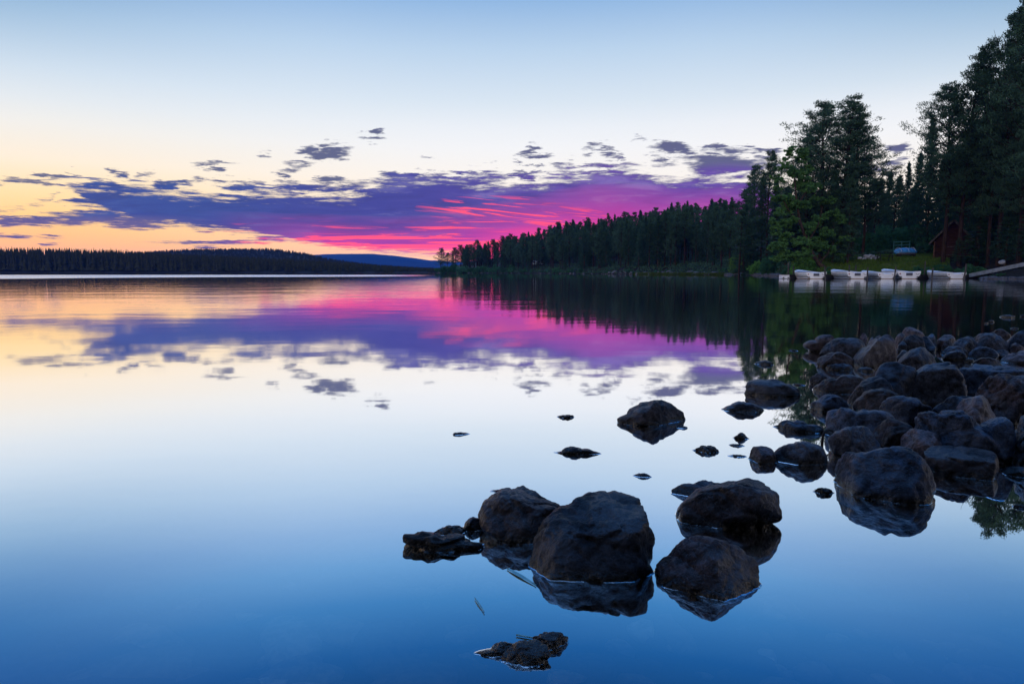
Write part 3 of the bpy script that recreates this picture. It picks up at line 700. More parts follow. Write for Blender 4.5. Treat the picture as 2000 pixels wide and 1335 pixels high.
# near trees on the right, one by one
near = [
    ('p', BIGP[1], 1470, 326, 128, .95, 'tall ragged pine at the left edge of the near trees, above the violet cloud'),
    ('p', PINES[4], 1452, 372, 140, 1.2, 'shorter pine stepping down to the wooded slope from the near trees'),
    ('p', BIGP[0], 1497, 300, 122, .9, 'pine just left of the birch crown, top ragged'),
    ('s', BIGS[1], 1485, 345, 118, .9, 'dark full spruce under the ragged pines left of the birch'),
    ('s', BIGS[0], 1512, 352, 112, 1.0, 'dark spruce hidden behind the left side of the birch'),
    ('p', BIGP[2], 1601, 203, 97, 1.15, 'left top of the tall pine group behind the birch'),
    ('p', BIGP[1], 1638, 199, 96, 1.25, 'tallest pine of the group behind the birch'),
    ('p', BIGP[0], 1660, 232, 99, 1.3, 'pine with stepped branches reaching to the open sky right of the group'),
    ('p', BIGP[2], 1683, 312, 101, 1.2, 'lowest pine at the right shoulder of the tall group'),
    ('p', BIGP[0], 1573, 262, 101, 1.2, 'pine behind the top of the birch, left flank of the tall group'),
    ('s', BIGS[0], 1654, 284, 90, .85, 'dark pointed spruce in front of the tall pine group'),
    ('s', BIGS[1], 1625, 330, 93, .9, 'dark spruce filling the middle of the tall pine group'),
    ('s', SPRUCES[1], 1690, 372, 112, 1.2, 'low dark spruce right of the tall pine group'),
    ('s', SPRUCES[0], 1712, 348, 150, 1.2, 'far spruce in the dip between the two tree groups'),
    ('s', SPRUCES[2], 1730, 335, 152, 1.1, 'highest far spruce in the dip between the two tree groups'),
    ('s', SPRUCES[3], 1748, 342, 148, 1.1, 'far spruce at the foot of the right-hand tree group'),
    ('p', PINES[2], 1700, 352, 158, 1.2, 'far pine showing just right of the tall group'),
    ('s', BIGS[0], 1764, 316, 122, .75, 'small spiky spruce starting the right-hand rising tree line'),
    ('s', BIGS[1], 1786, 296, 118, .8, 'second spiky spruce of the right-hand rising tree line'),
    ('s', BIGS[0], 1806, 228, 106, .85, 'slender spruce with a sharp tip on the right-hand tree line'),
    ('p', BIGP[2], 1840, 170, 92, .95, 'pine with a broad top left of the two highest pines'),
    ('p', BIGP[1], 1872, 140, 90, .95, 'leaning broad pine below the two highest pines'),
    ('p', BIGP[0], 1905, 92, 86, .85, 'dense pine right of the leaning broad pine'),
    ('p', BIGP[2], 1948, 28, 76, .75, 'second highest pine, its bare upper trunk against the sky'),
    ('p', BIGP[1], 1988, 8, 72, .80, 'highest pine, cut by the right edge of the view'),
    ('p', BIGP[0], 2035, 20, 70, 1.0, 'tall pine at the right edge behind the highest one'),
    ('p', BIGP[1], 1965, 120, 92, 1.0, 'pine behind the two highest pines'),
    ('s', BIGS[0], 1925, 170, 96, 1.1, 'wide spruce behind the log cabin'),
    ('s', BIGS[1], 1885, 235, 112, 1.1, 'spruce left behind the log cabin roof'),
    ('s', BIGS[1], 1845, 280, 116, 1.1, 'spruce behind the cabin gable'),
    ('s', BIGS[0], 2000, 190, 90, 1.1, 'spruce at the right edge behind the cabin wall'),
    ('s', SPRUCES[3], 1870, 462, 90, 1.5, 'small dark spruce standing before the cabin front'),
    ('p', BIGP[0], 1928, 215, 84, .9, 'pine with a bare trunk in front of the cabin side wall'),
    ('p', BIGP[2], 1988, 260, 82, .9, 'pine with a stout trunk at the right end of the cabin wall'),
]
for kd, pr, px, top, y, wd, lab in near:
    put_px(pr, px, top, y, lab, 'pine_tree' if kd == 'p' else 'spruce_tree', wide=wd)
# dark stand behind the clearing and the cabin
for k in range(84):
    px = rnd.uniform(1440, 2120); y = rnd.uniform(112, 185) + max(0, 1560 - px) * .25
    t_ = np.interp(px, [1440, 1500, 1560, 1620, 1690, 1740, 1800, 1850, 1920, 2000, 2120], [388, 370, 345, 330, 346, 344, 320, 250, 190, 130, 110]) + (rnd.uniform(4, 40) if k % 2 else rnd.uniform(40, 120))
    pr = rnd.choice(BIGP + PINES + BIGS + SPRUCES)
    pine = pr in BIGP or pr in PINES
    x = at_y(px, HORIZON, y)[0]; h = at_y(px, t_, y)[2] - float(ground_z(x, y))
    if h < 5: continue
    put_tree(pr, x, y, min(h, 27), ('dark pine' if pine else 'dark spruce') + ' in the dense stand behind the clearing and cabin', 'pine tree' if pine else 'spruce tree',
             'pine_tree' if pine else 'spruce_tree', 'dense stand behind the clearing', wide=rnd.uniform(.9, 1.25))

for k in range(26):
    px = rnd.uniform(2120, 3000); u = (px - CX) / FPX; y = float(shore(u)) + rnd.uniform(12, 60)
    put_tree(rnd.choice(BIGP + BIGS), u * y, y, rnd.uniform(14, 22), 'dark tree standing on along the shore beyond the right edge', 'pine tree', 'pine_tree', 'trees beyond the right edge', wide=1.1)
for k in range(44):
    px = rnd.uniform(1560, 1850); y = rnd.uniform(118, 160); pr = rnd.choice(SPRUCES + BIGS)
    x = at_y(px, HORIZON, y)[0]; h = at_y(px, rnd.uniform(380, 445), y)[2] - float(ground_z(x, y))
    if h < 3: continue
    put_tree(pr, x, y, h, 'dark spruce in the dense stand behind the clearing and cabin', 'spruce tree', 'spruce_tree', 'dense stand behind the clearing', wide=rnd.uniform(1.3, 1.8))

for px, top, y in [(1905, 395, 88), (1945, 380, 92), (1962, 410, 84), (2010, 390, 80), (2035, 420, 76), (1978, 370, 95), (1922, 425, 94), (1656, 415, 124), (1648, 430, 118), (1662, 425, 118), (1855, 395, 112), (1862, 410, 108), (1846, 400, 114), (1612, 440, 132), (1622, 455, 126), (1632, 430, 135), (1641, 450, 128), (1650, 435, 138), (1662, 445, 130), (1560, 450, 130), (1572, 440, 126), (1586, 450, 132), (1600, 445, 128), (1680, 440, 134), (1695, 430, 138)]:
    put_px(SPRUCES[px % 4], px, top, y, 'dark spruce in the dense stand behind the clearing and cabin', 'spruce_tree', group='dense stand behind the clearing', wide=2.0)

for k in range(16):
    put_px((SPRUCES + BIGS)[k % 6], 1535 + k * 8, 362 + (k * 29) % 45, 118 + (k * 17) % 34, 'dark spruce in the dense stand behind the clearing and cabin', 'spruce_tree', group='dense stand behind the clearing', wide=1.7)

# leaning birch over the boats
def leafy(name, blobs, per, ll, lw_, mat, seed, parent=None, up=.2):
    rs = np.random.RandomState(seed); cs, ds = [], []
    for c, r in blobs:
        r = np.asarray(r, float) * np.ones(3); n = int(per * (r[0] * r[2]))
        nsub = max(4, int(n / 45))
        sub = rs.normal(size=(nsub, 3)); sub /= np.linalg.norm(sub, axis=1)[:, None]; sub *= rs.uniform(.35, 1.0, (nsub, 1)) ** .6
        k = rs.randint(0, nsub, n)
        p = np.asarray(c) + sub[k] * r + rs.normal(size=(n, 3)) * r * .13
        cs.append(p); ds.append(sub[k] + np.array([0, 0, up]))
    V, Qd = tufts(np.concatenate(cs), np.concatenate(ds), ll, lw_, rs, 1.2)
    return obj(name, np_mesh(name, V, Qd, mat, False), parent)
D = 92.0
def B_(px, py, dd=0.0): return at_y(px, py, D + dd)
be = empty('birch_tree', at_y(1612, 524, D)); be['label'] = 'bright green leafy birch leaning out over the moored boats'; be['category'] = 'birch tree'
off = np.array(be.location)
mb = MB()
def path(l): return np.array([B_(*p) - off for p in l])
mb.tube(path([(1614, 526), (1600, 516, .3), (1588, 498, .5), (1576, 470, .6), (1563, 435, .2), (1556, 395, -.3), (1552, 350, -.4), (1548, 300, 0)]), [.34, .30, .25, .21, .17, .13, .08, .03], 8)
for l in ([(1586, 496, .5), (1560, 470, -.8), (1530, 452, -1.5)], [(1578, 472, .5), (1598, 440, 1.2), (1606, 405, 1.5)], [(1566, 440, .2), (1540, 410, -1), (1524, 380, -1.4)],
          [(1558, 400, -.2), (1580, 365, 1), (1592, 335, 1.2)], [(1600, 514, .2), (1618, 494, -.6), (1622, 480, -1)], [(1590, 500, .5), (1562, 500, -1.2), (1535, 498, -2)]):
    mb.tube(path(l), [.13, .08, .03], 6)
mb.build('trunk', M['bark'], be, True)
bl = []
brs = np.random.RandomState(15)
for px, py, dd, r in [(1548, 292, 0, 1.0), (1562, 304, .6, 1.1), (1532, 318, -.5, .9), (1575, 330, 1.2, 1.2), (1548, 338, -.6, 1.2), (1524, 352, -1.2, .9), (1562, 362, .4, 1.4), (1592, 366, 1.4, 1.2), (1606, 392, 1.8, 1.1),
                      (1538, 385, -1.4, 1.2), (1568, 400, .2, 1.5), (1600, 425, 1.4, 1.3), (1524, 412, -1.8, 1.0), (1545, 430, -1.2, 1.3), (1580, 442, .8, 1.4), (1616, 450, 1.2, 1.2), (1634, 432, 1.6, 1.0), (1642, 468, 1.2, 1.0),
                      (1516, 445, -2.2, 1.0), (1536, 460, -2, 1.2), (1560, 470, -1.2, 1.3), (1513, 478, -2.4, 1.0), (1532, 492, -2.4, 1.1), (1622, 484, -.6, 1.0), (1598, 478, 1.5, 1.2), (1514, 506, -2.6, .8), (1550, 506, -2.0, 1.0), (1575, 492, -1.4, 1.0), (1640, 498, .8, .8)]:
    for q in range(3):
        o3 = brs.normal(size=3) * np.array([.75, .8, .45]) * r * (0 if q == 0 else 1)
        bl.append((B_(px, py, dd) - off + o3 - np.array([0, 0, .15 * q]), (r * .72, r * .85, r * .42)))
leafy('crown', bl, 1700, .24, .17, M['birch'], 8, be)

# unseen trees added behind the camera to keep eastern sky off near boulders
for k in range(38):
    a_ = R_(98 + 164 * (k + rnd.random()) / 38); r_ = rnd.uniform(6, 15)
    x, y = r_ * math.sin(a_) + 2, r_ * math.cos(a_) - 2.0
    e = empty('spruce_tree', (x, y, max(-.3, (-y - 1.4) * .16) - .2), rnd.uniform(0, 6)); pr = (BIGS + SPRUCES)[k % 6]; e.scale = (.9, .9, .75)
    tag(e, 'unseen spruce added behind the viewer to shade the near boulders', 'spruce tree', 'unseen spruces added for shade'); obj('trunk', pr[0], e); obj('crown', pr[1], e)

# shrubs
def shrub(px, py_base, y, wpx, hpx, label, mat, seed, group=None, per=800, leaf=.20, name='shrub'):
    y = max(y, float(shore((px - CX) / FPX)) + 0.4)
    x = at_y(px, HORIZON, y)[0]; z = max(0.05, float(ground_z(x, y)))
    zb = max(min(z, at_y(px, py_base, y)[2]), -.05) - .1
    k = y / FPX; wd, h = wpx * k, hpx * k
    e = empty(name, (x, y, zb)); tag(e, label, 'shrub', group)
    rs = np.random.RandomState(seed); bl = []; mb = MB()
    for i in range(max(5, int(wpx / 6))):
        t = rs.uniform(-.42, .42); hh = h * (1 - (abs(t) * 1.7) ** 2 * .6) * rs.uniform(.55, 1.0)
        r = rs.uniform(.16, .26) * min(wd, h * 1.4)
        c = np.array([t * wd, rs.uniform(-.3, .3) * wd * .6, max(r * .5, hh - r * .7)])
        bl.append((c, (r, r, r * .9)))
        if c[2] > r * 1.6: bl.append((c * np.array([1, 1, .5]), (r, r, r)))
        mb.tube([(c[0] * .25, c[1] * .25, 0), c * np.array([.6, .6, .55]), c], [.05, .035, .012], 5)
    mb.build('stems', M['bark'], e, True)
    leafy('leaves', bl, per, leaf, leaf * .55, mat, seed + 1, e, .4)
    return e
i = 0
for a in [(1442, 531, 150, 46, 46, 'bright green willow shrub with an upright tip above the stony bank'),
          (1476, 531, 138, 40, 30, 'rounded mid-green shrub beside the upright-tipped willow'),
          (1508, 532, 122, 44, 48, 'blue-green shrub below the left edge of the birch'),
          (1572, 529, 88, 62, 40, 'bright yellow-green shrub behind the first moored boat'),
          (1545, 533, 92, 40, 26, 'low green shrub beside the small dock end'),
          (1618, 531, 86, 46, 22, 'low dark green shrub at the foot of the birch')]:
    i += 1; shrub(*a, M['shrub'] if 'bright' in a[-1] or 'mid' in a[-1] else M['thicket'], 300 + i)
for a in [(1668, 500, 108, 70, 38, 'thicket shrub left of the stone fire ring'), (1706, 498, 112, 66, 54, 'thicket shrub behind the stone fire ring'),
          (1742, 496, 114, 60, 62, 'tall thicket shrub behind the picnic table'), (1775, 494, 112, 58, 64, 'tall pale thicket shrub behind the rail rack'),
          (1806, 498, 106, 44, 58, 'thicket shrub touching the left corner of the cabin'), (1640, 505, 110, 60, 34, 'thicket shrub between the two pine trunks'),
          (1716, 470, 122, 80, 50, 'dim thicket shrub further back behind the fire ring'), (1790, 468, 122, 70, 44, 'dim thicket shrub further back beside the cabin gable')]:
    i += 1; shrub(*a, M['thicket'], 300 + i, 'thicket behind the clearing')
for px, pb, y, wp, hp, lab in [(1650, 535, 85, 60, 14, 'low scrub on the bank above the second boat'), (1700, 534, 85, 64, 16, 'low scrub on the bank above the third boat'), (1745, 533, 85, 50, 18, 'low scrub on the bank above the fourth boat'),
          (1790, 534, 84, 60, 24, 'dark scrub on the bank between the fourth and fifth boats'), (1836, 531, 84, 66, 26, 'dark scrub on the bank below the cabin'), (1885, 533, 83, 70, 26, 'dark scrub on the bank beside the gangway'),
          (1930, 536, 80, 60, 18, 'dark scrub under the gangway')]:
    i += 1; shrub(px, pb, y, wp, hp, lab, M['thicket'], 300 + i, 'scrub along the bank', 3200, .17)
for k in range(34):
    px = rnd.uniform(1000, 1425) if k > 12 else 866 + k * 11; u = (px - CX) / FPX; y = float(shore(u)) + rnd.uniform(1.5, 5)
    i += 1; shrub(px, 532, y, rnd.uniform(16, 40), rnd.uniform(5, 12) + (5 if k <= 12 else 0), 'small dim bush at the waterline of the far wooded slope', M['thicket'], 300 + i, 'bushes along the foot of the slope', 520, .34)

# grass on the clearing and the bank
rs = np.random.RandomState(77)
n = 26000
gu = (rs.uniform(1530, 1850, n) - CX) / FPX; gy_ = shore(gu) + 1 + rs.rand(n) ** 1.2 * 26
gx_ = gu * gy_; keep = fbm(np.stack([gx_ * .25, gy_ * .25, gx_ * 0], -1), 3, 4) > -.25
gx_, gy_ = gx_[keep], gy_[keep]
Pg = np.stack([gx_, gy_, ground_z(gx_, gy_) + .10], -1)
V, Qd = tufts(Pg, np.tile([0, 0, 1.0], (len(Pg), 1)), .42, .10, rs, .45)
tag(obj('shore_grass', np_mesh('shore_grass', V, Qd, M['grass'], False)), 'yellow-green grass on the clearing behind the boats', 'grass', kind='stuff')
n = 5000
gu = (rs.uniform(1235, 1440, n) - CX) / FPX; gy_ = shore(gu) - rs.rand(n) * 2.5 + .5; gx_ = gu * gy_
V, Qd = tufts(np.stack([gx_, gy_, gx_ * 0 + .25], -1), np.tile([0, 0, 1.0], (n, 1)), .7, .07, rs, .15)
tag(obj('reeds', np_mesh('reeds', V, Qd, M['grass'], False)), 'thin strip of pale green reeds at the foot of the wooded slope', 'reeds', kind='stuff')

# dark undergrowth below the wooded slope and the right-hand stand
rs = np.random.RandomState(78)
n = 52000
gu = np.concatenate([(rs.uniform(858, 1540, n // 2) - CX) / FPX, (rs.uniform(1500, 2150, n - n // 2) - CX) / FPX])
gy_ = np.concatenate([shore(gu[:n // 2]) + .6 + rs.rand(n // 2) ** 1.5 * 40, shore(gu[n // 2:]) + 22 + rs.rand(n - n // 2) ** 1.3 * 60])
gx_ = gu * gy_; keep = fbm(np.stack([gx_ * .18, gy_ * .18, gx_ * 0], -1), 3, 6) > -.3; gx_, gy_ = gx_[keep], gy_[keep]
hgt = .25 + .5 * np.clip(fbm(np.stack([gx_ * .3, gy_ * .3, gx_ * 0 + 4], -1), 2, 2) + .3, 0, 1) * rs.rand(len(gx_)) * 2
V, Qd = tufts(np.stack([gx_, gy_, ground_z(gx_, gy_) + hgt], -1), np.tile([0, 0, .6], (len(gx_), 1)), .55, .30, rs, .8)
tag(obj('undergrowth', np_mesh('undergrowth', V, Qd, M['pine'], False)), 'dark low undergrowth covering the forest floor under the trees', 'undergrowth', kind='stuff')

# far shore and hill woods: one mass
rs = np.random.RandomState(31)
def woods(n, pick):
    Vs, Ts, b = [], [], 0
    for k in range(n):
        x, y, h, wd = pick(rs)
        z = float(ground_z(x, y)) - .5
        tiers = 5; sides = 5
        for t in range(tiers):
            z0 = z + h * (.08 + .84 * t / tiers); z1 = z + h * min(1, .08 + .84 * (t + 1.75) / tiers); r = wd * (1 - t / tiers) ** .8 * rs.uniform(.75, 1.2)
            an = np.arange(sides) * 2 * math.pi / sides + rs.uniform(0, 6)
            rr = r * rs.uniform(.55, 1.25, sides)
            ring = np.stack([x + np.cos(an) * rr, y + np.sin(an) * rr, z0 + rs.uniform(-.04, .06, sides) * h], 1)
            Vs.append(np.vstack([ring, [[x + rs.normal() * .05, y, z1]]]))
            for j in range(sides): Ts.append((b + j, b + (j + 1) % sides, b + sides))
            b += sides + 1
    return np.concatenate(Vs), np.array(Ts)
ft = np.array([(-300, 486), (0, 485), (60, 484), (160, 486), (220, 487), (300, 491), (400, 496), (510, 501), (600, 506), (700, 513), (790, 519), (850, 523)], float)
def pick_shore(rs):
    px = rs.uniform(-260, 853); u = (px - CX) / FPX; S = float(shore(u)); q = rs.rand(); y = S + 5 + q * 75
    zt = (HORIZON - np.interp(px, ft[:, 0], ft[:, 1])) / FPX * y + CAM_H
    x = u * y; h = zt - float(ground_z(x, y)) + rs.normal() * (.8 if px < 260 else .35) - (0 if q > .4 else rs.uniform(0, 4))
    return x, y, max(3, h), rs.uniform(1.6, 3.0)
V, Tt = woods(3000, pick_shore)
tag(obj('far_shore_forest', np_mesh('far_shore_forest', V, Tt, M['farwood'], False)), 'dark forest along the far left shore of the lake', 'forest', kind='stuff')
def pick_hill(rs):
    px = rs.uniform(-100, 860); u = (px - CX) / FPX; y = rs.uniform(1020, 1420); x = u * y
    return x, y, rs.uniform(4.5, 7), rs.uniform(1.6, 2.8)
V, Tt = woods(4200, pick_hill)
tag(obj('hill_forest', np_mesh('hill_forest', V, Tt, M['farwood'], False)), 'forest covering the low round hill beyond the far shore', 'forest', kind='stuff')


# ------------------------------------------------------------------ moored boats
def loft_boat(L=5.2, W=1.75):
    """x runs from the transom (0) to the bow (L)"""
    ns = 15; parts = {}
    sx = np.linspace(0, 1, ns)
    hb = W / 2 * np.array([np.interp(s, [0, .15, .35, .55, .75, .88, .96, 1], [.93, .985, 1, .96, .76, .47, .20, .02]) for s in sx])
    sh = np.interp(sx, [0, .4, .75, 1], [.66, .62, .74, .90])                        # sheer height
    kl = np.interp(sx, [0, .7, .88, 1], [-.14, -.16, -.05, .42])                     # keel / stem
    xx = sx * L
    # five lapped strakes: each row of the section steps out a little
    fr = [0, .34, .36, .58, .60, .80, .82, 1.0]
    def sect(i, inset=0.0):
        h0, h1, b = kl[i], sh[i], max(hb[i] - inset, .005)
        pr = []
        for k, q in enumerate(fr):
            z = h0 + (h1 - h0) * q
            wdt = b * (1 - (1 - q) ** 2.3) ** .62 if q > 0 else 0.0
            if inset == 0 and k in (2, 4, 6): wdt += .018
            pr.append((wdt, z))
        return pr
    mb = MB(); rows = []
    for i in range(ns):
        pr = sect(i); rows.append([(xx[i] + (.10 * (1 - sx[i]) * 0), -w_, z) for w_, z in pr[::-1]] + [(xx[i], w_, z) for w_, z in pr[1:]])
    V = np.array(rows); k = V.shape[1]; id_ = np.arange(ns * k).reshape(ns, k)
    mb.quads(V.reshape(-1, 3), np.stack([id_[:-1, :-1], id_[1:, :-1], id_[1:, 1:], id_[:-1, 1:]], -1).reshape(-1, 4))
    parts['hull'] = (mb, 'boat')
    mi = MB(); rows = []
    for i in range(ns):
        b = max(hb[i] - .05, .004); z0 = max(kl[i] + .20, .06) if sx[i] < .9 else sh[i] - .12
        rows.append([(xx[i] * .99 + .03, -b, sh[i] - .015), (xx[i] * .99 + .03, -b * .8, z0), (xx[i] * .99 + .03, b * .8, z0), (xx[i] * .99 + .03, b, sh[i] - .015)])
    V = np.array(rows); id_ = np.arange(ns * 4).reshape(ns, 4)
    mi.quads(V.reshape(-1, 3), np.stack([id_[:-1, :-1], id_[:-1, 1:], id_[1:, 1:], id_[1:, :-1]], -1).reshape(-1, 4))
    parts['inner_shell'] = (mi, 'boat_in')
    mg = MB()
    for sg in (-1, 1):
        mg.tube(np.stack([xx, sg * hb, sh + .012], 1), .034, 6)
    parts['gunwale'] = (mg, 'boat')
    # transom: panel with humped corners and a dip in the middle
    mt = MB(); b0 = hb[0]
    prof = [(-b0, .66), (-b0 * .62, .69), (-b0 * .42, .60), (-b0 * .30, .53), (b0 * .30, .53), (b0 * .42, .60), (b0 * .62, .69), (b0, .66)]
    low = [(b * 1.0, None) for b in ()]
    pr = sect(0)
    lowp = [(-w_, z) for w_, z in pr[::-1][1:]] + [(w_, z) for w_, z in pr[1:-1]]
    out = prof + [(a, z) for a, z in lowp[::-1]]
    n = len(out); c0 = (0.0, .2)
    F = [(-.035, a, z) for a, z in out]; Bk = [(.03, a, z) for a, z in out]
    V = np.array(F + Bk + [(-.035,) + c0, (.03,) + c0])
    T_ = [[i, (i + 1) % n, 2 * n] for i in range(n)] + [[n + (i + 1) % n, n + i, 2 * n + 1] for i in range(n)]
    mt.tris(V, T_); mt.quads(V, [[i, i + n, (i + 1) % n + n, (i + 1) % n] for i in range(n)])
    parts['transom'] = (mt, 'boat')
    mk = MB(); mk.box((-.05, 0, .43), (.035, .46, .26)); parts['motor_plate'] = (mk, 'grey_plate')
    mc = MB(); mc.tube([(-.036, b0 * .82, .47), (-.075, b0 * .82, .47)], .055, 12); parts['drain_cap'] = (mc, 'red')
    ms = MB()
    w0 = np.interp(.02, [kl[0], sh[0]], [0, 1])
    for i in range(ns - 3):
        pass
    zs = .045
    line = []
    for i in range(ns - 2):
        q = (zs - kl[i]) / (sh[i] - kl[i]); line.append((xx[i], hb[i] * (1 - (1 - q) ** 2.3) ** .62 + .012))
    for sg in (-1, 1):
        V = np.array([[x, sg * y_, z] for x, y_ in line for z in (0.0, .075)])
        ms.quads(V, [[2 * i, 2 * i + 2, 2 * i + 3, 2 * i + 1] for i in range(len(line) - 1)])
    V = np.array([(-.039, -line[0][1] + .02, .0), (-.039, line[0][1] - .02, .0), (-.039, line[0][1] - .01, .06), (-.039, -line[0][1] + .01, .06)])
    ms.quads(V, [[0, 1, 2, 3]])
    parts['waterline_stain'] = (ms, 'stain')
    mf = MB(); mf.quads(np.array([(L * .72, -hb[10] + .02, sh[10] + .02), (L * .72, hb[10] - .02, sh[10] + .02), (L * .86, hb[12] - .02, sh[12] + .03), (L * .86, -hb[12] + .02, sh[12] + .03), (L * .985, .04, sh[14] + .03), (L * .985, -.04, sh[14] + .03)]),
                        [[0, 1, 2, 3], [3, 2, 4, 5]])
    parts['foredeck'] = (mf, 'boat_in')
    pads = []
    for sg in (-1, 1):
        mp = MB(); mp.box((-.055, sg * b0 * .80, .20), (.05, .23, .075)); pads.append(mp)
    thw = []
    for q in (.30, .55):
        mw = MB(); mw.box((L * q, 0, .40), (.26, W * .86, .04)); thw.append(mw)
    mr = MB()
    a_ = np.linspace(0, math.pi, 9)
    mr.tube(np.stack([a_ * 0 - .07, -b0 * .72 + .12 * np.cos(a_), .52 - .12 * np.sin(a_)], 1), .015, 6); parts['mooring_ring'] = (mr, 'rubber')
    return parts, pads, thw
bparts, bpads, bthw = loft_boat()
bmesh_ = {k: v[0].mesh('boat_' + k, M[v[1]], k in ('hull', 'gunwale')) for k, v in bparts.items()}
bmesh_['bumper_pad'] = [p.mesh('boat_pad', M['rubber']) for p in bpads]
bmesh_['thwart'] = [p.mesh('boat_thwart', M['boat_in']) for p in bthw]
def boat(px0, px1, y, rot, label, skip=()):
    """px0..px1: where the transom shows; rot: how far the bow swings to the left, degrees"""
    c = at_z((px0 + px1) / 2, HORIZON + CAM_H * FPX / y, 0.0)
    wd = (px1 - px0) * y / FPX / math.cos(R_(rot))
    e = empty('rowing_boat', (at_y((px0 + px1) / 2, HORIZON, y)[0], y, 0.0), math.pi / 2 - math.atan(((px0 + px1) / 2 - CX) / FPX) + R_(rot))
    e.scale = (1.0 * wd / 1.63, wd / 1.63, 1.0 * (wd / 1.63) * .86)
    tag(e, label, 'rowing boat', 'white rowing boats moored in a row')
    for k, me in bmesh_.items():
        if k in skip: continue
        for q in (me if isinstance(me, list) else [me]): obj(k, q, e)
    return e
boat(1577, 1612, 71.5, 18, 'white rowing boat with grey motor plate, alone left of the tall post')
boat(1657, 1693, 71.5, 22, 'white rowing boat whose stern overlaps the side of its right neighbour')
boat(1717, 1748, 71.5, 24, 'white rowing boat without motor plate, squeezed between two others', ('motor_plate',))
boat(1757, 1795, 71.8, 21, 'white rowing boat with its stern next to the wide dark gap of the dock')
boat(1853, 1884, 71.0, 27, 'white rowing boat alone at the gangway end between two leaning posts', ('motor_plate',))

# mooring posts
for px, top, y, dxp, r, lab in [
    (1540, 513, 78, 0, .10, 'thick dark mooring post by the small dock end'), (1550, 519, 78.5, 0, .07, 'thinner mooring post just right of the thick one by the dock end'),
    (1612, 520, 70.6, 0, .09, 'upright mooring post touching the first boat stern'), (1659, 517, 75.5, 0, .07, 'mooring post standing behind the second boat'),
    (1672, 518, 75.5, 0, .07, 'mooring post behind the second boat, nearer its stern'), (1695, 522, 69.8, 0, .08, 'mooring post in front of the gap between second and third boats'),
    (1748, 521, 69.8, 4, .08, 'leaning mooring post in front of the fourth boat bow'), (1806, 510, 78, 3, .07, 'tall mooring post rising from the dock gap'),
    (1821, 523, 69.5, 3, .09, 'leaning mooring post in front of the fifth boat bow'), (1885, 515, 69.8, 5, .09, 'tilted mooring post at the fifth boat stern')]:
    p0 = at_y(px - dxp * .5, HORIZON, y); p1 = at_y(px + dxp * .5, top, y)
    p0 = np.array([p0[0], y, -.9])
    mb = MB(); ctr = np.array([p0[0], y, 0]); k = np.linspace(0, 1, 6)[:, None]
    pts = p0 + (p1 - p0) * k - ctr; pts[1:-1, :2] += np.random.RandomState(int(px)).normal(size=(4, 2)) * .012
    mb.tube(pts, np.linspace(r * 1.05, r * .85, 6), 10)
    o = mb.build('mooring_post', M['wood'], None, True); o.location = ctr
    tag(o, lab, 'mooring post', 'mooring posts along the dock')

# dock behind the boats
y0d = 76.8; xa = at_y(1536, HORIZON, y0d)[0]; xb = at_y(1908, HORIZON, y0d)[0]
de = empty('dock', ((xa + xb) / 2, y0d, 0)); tag(de, 'low dark timber dock running behind the moored boats', 'dock')
L = xb - xa
mb = MB(); nbd = 110
for i in range(nbd): mb.box((-L / 2 + (i + .5) * L / nbd, 0, .40 + .006 * math.sin(i * 2.3)), (L / nbd * .93, 1.7, .045))
mb.build('deck', M['dark_wood'], de)
mb = MB()
for yy in (-.8, .8): mb.box((0, yy, .27), (L, .10, .20))
mb.build('beam', M['dark_wood'], de)
for i in range(8):
    mb = MB(); mb.box((-L / 2 + (i + .5) * L / 8, 0, -.02), (L / 8 * .8, 1.3, .36)); mb.build('float', M['rubber'], de, bevel=.04)
for i in range(9):
    mb = MB(); mb.tube([(-L / 2 + .3 + i * (L - .6) / 8, .7, -1.2), (-L / 2 + .3 + i * (L - .6) / 8, .7, .36)], .08, 8); mb.build('pile', M['wood'], de, True)
xe = at_y(1532, HORIZON, 74)[0]
fe = empty('float_box', (xe, 74, 0)); tag(fe, 'small pale box-shaped float at the left end of the dock', 'float')
mb = MB(); mb.box((0, 0, .22), (.78, .9, .40)); mb.build('body', M['boat_in'], fe, bevel=.03)
mb = MB(); mb.box((0, 0, .445), (.86, 1.0, .05)); mb.build('lid', M['wood'], fe)
for sg in (-1, 1):
    mb = MB(); mb.box((sg * .25, -.47, .12), (.12, .05, .10)); mb.build('strap', M['rubber'], fe)

# gangway
a = at_y(1903, 536, 76.0); b = at_y(2075, 501, 67.0)
ge_ = empty('gangway', (a[0], a[1], 0)); tag(ge_, 'pale metal gangway sloping up from the dock to the right', 'gangway')
o3 = np.array([a[0], a[1], 0]); d = b - a; d2 = np.array([-d[1], d[0], 0]); d2 /= np.linalg.norm(d2)
mb = MB(); mb.bar(a - o3, b - o3, 1.25, .05); mb.build('deck', M['metal'], ge_)
for sg in (-1, 1):
    mb = MB(); sh_ = d2 * sg * .68 + np.array([0, 0, -.10]); mb.bar(a - o3 + sh_, b - o3 + sh_, .08, .40); mb.build('side_beam', M['metal'], ge_)
for q in np.linspace(.06, .94, 8):
    mb = MB(); c_ = a + d * q - o3 + np.array([0, 0, -.2]); mb.bar(c_ - d2 * .62, c_ + d2 * .62, .07, .07); mb.build('cross_brace', M['metal'], ge_)
mb = MB(); mb.box((.25, .2, .28), (1.3, 1.6, .22)); mb.build('landing', M['wood'], ge_)

